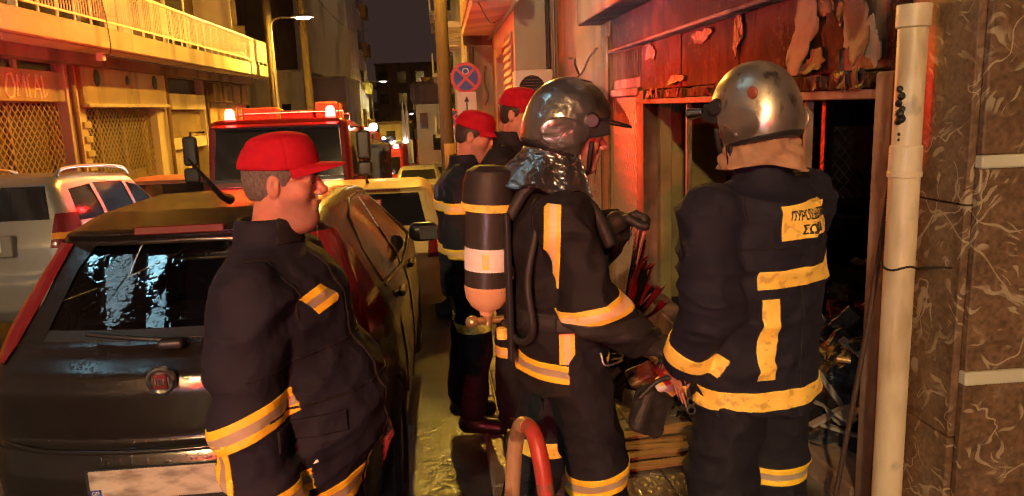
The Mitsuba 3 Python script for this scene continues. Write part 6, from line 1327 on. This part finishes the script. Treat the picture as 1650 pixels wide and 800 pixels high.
# a bright printed packet, rags, shards
pk = thing('printed_packet', 'crumpled red and yellow printed packet in front of the right-hand firefighter', 'packet')
def crumpled(w, h, seed, amp=.02, n=8):
    g = np.stack(np.meshgrid(np.linspace(-w / 2, w / 2, n), np.linspace(-h / 2, h / 2, n), indexing='ij'), -1).reshape(-1, 2); z = (meshkit.noise(np.c_[g * 16, g[:, 0] * 0], seed) - .5) * amp * 2
    i, j = np.meshgrid(np.arange(n - 1), np.arange(n - 1), indexing='ij'); a = (i * n + j).ravel(); f = np.vstack([np.c_[a, a + n, a + n + 1], np.c_[a, a + n + 1, a + 1]]); return shell(trimesh.Trimesh(np.c_[g, z], f, process=False), .002)
part(pk, 'red_page', moved(crumpled(.19, .12, 3), (1.17, 3.78, .44), rx=60, ry=-25, rz=15), 'm_sign_red'); part(pk, 'yellow_page', moved(crumpled(.15, .13, 4), (1.16, 3.74, .385), rx=62, ry=-30, rz=12), 'm_tape_worn'); part(pk, 'white_page', moved(crumpled(.09, .07, 5), (1.11, 3.74, .35), rx=60, ry=-20), 'm_plate')
# debris heaps, burnt
def heap(name, label, c, r, seed, m='m_soot_wet', n=46):
    R = np.random.default_rng(seed); t = thing(name, label, 'debris heap'); c = V(*c); r = V(*r)
    u = np.linspace(0, 2 * np.pi, 33)[:-1]; v, f = [], []
    for j in range(10):
        q = j / 9
        for a in u: v.append(c + V(r[0] * math.cos(a) * (1 - q * .98), r[1] * math.sin(a) * (1 - q * .98), r[2] * (1 - (1 - q) ** 1.6)))
    for j in range(9):
        for i in range(32): A0, B0 = j * 32 + i, j * 32 + (i + 1) % 32; f += [(A0, B0, B0 + 32), (A0, B0 + 32, A0 + 32)]
    part(t, 'mound', rough(subdiv(trimesh.Trimesh(np.array(v), np.array(f), process=True), .07), .09, 7, seed), m)
    for k in range(n):
        a, q = R.uniform(0, 2 * np.pi), math.sqrt(R.uniform(0, .9)); p = c + V(r[0] * q * math.cos(a), r[1] * q * math.sin(a), r[2] * (1 - q ** 1.6) + .03)
        kind = R.integers(0, 5); s = R.uniform(.05, .16)
        if kind < 2: b = cbox(-s, s, -s * R.uniform(.1, .4), s * R.uniform(.1, .4), -.008, .008, .003); nm = 'charred_board'
        elif kind == 2: b = crumpled(s * 1.6, s * 1.3, int(R.integers(1, 99)), .03, 7); nm = 'burnt_sheet'
        elif kind == 3: b = tube(bez((-s * 1.4, 0, 0), (-s * .3, s * .4, s * .2), (s * .5, -s * .2, s * .3), (s * 1.5, s * .2, 0), n=5), .006, 5); nm = 'twisted_wire'
        else: b = rough(subdiv(cbox(-s * .6, s * .6, -s * .5, s * .5, -s * .4, s * .4, .01), .06), .02, 9, int(R.integers(1, 99))); nm = 'rubble_lump'
        b = moved(b, p, rx=R.uniform(-50, 50), ry=R.uniform(-50, 50), rz=R.uniform(0, 360)); part(t, nm, b, ('m_soot_wet', 'm_soot', 'm_ash_bits', 'm_ash_bits', 'm_charred', 'm_soot_wet', 'm_peeled', 'm_shed_wood')[int(R.integers(0, 8))] if kind != 3 else 'm_rusty_bar')
    return t
heap('debris_heap', 'black wet heap of burnt stock on the pavement left of the opening', (1.25, 5.2, -.14), (.42, 1.0, .42), 5, n=70)
heap('debris_heap', 'heap of charred boards and ash inside the opening on the right', (2.15, 3.7, .05), (.5, .8, .55), 8, 'm_soot', 80)
heap('debris_heap', 'blackened rubble deep inside the burnt room', (3.4, 5.4, .05), (.9, 1.0, .5), 9, 'm_soot', 60)
# scattered wet scraps between the heap and the planks
for i in range(26):
    x, y = rng.uniform(.75, 1.6), rng.uniform(3.2, 4.7); s = rng.uniform(.015, .05)
    b = crumpled(s * 2, s * 1.5, i + 3, .012, 5) if i % 2 else cbox(-s, s, -s * .4, s * .4, -.006, .006, .002)
    single('burnt_scrap', moved(b, (x, y, float(ground(y)) + .012), rx=rng.uniform(-20, 20), ry=rng.uniform(-20, 20), rz=rng.uniform(0, 360)), ('m_soot_wet', 'm_ash_bits', 'm_charred', 'm_soot_wet')[i % 4], 'small burnt scrap on the wet pavement before the opening', 'scrap', group='burnt scraps on the pavement')
for k in list(labels):
    if k not in scene and not any(q.startswith(k + '__') for q in scene): del labels[k]
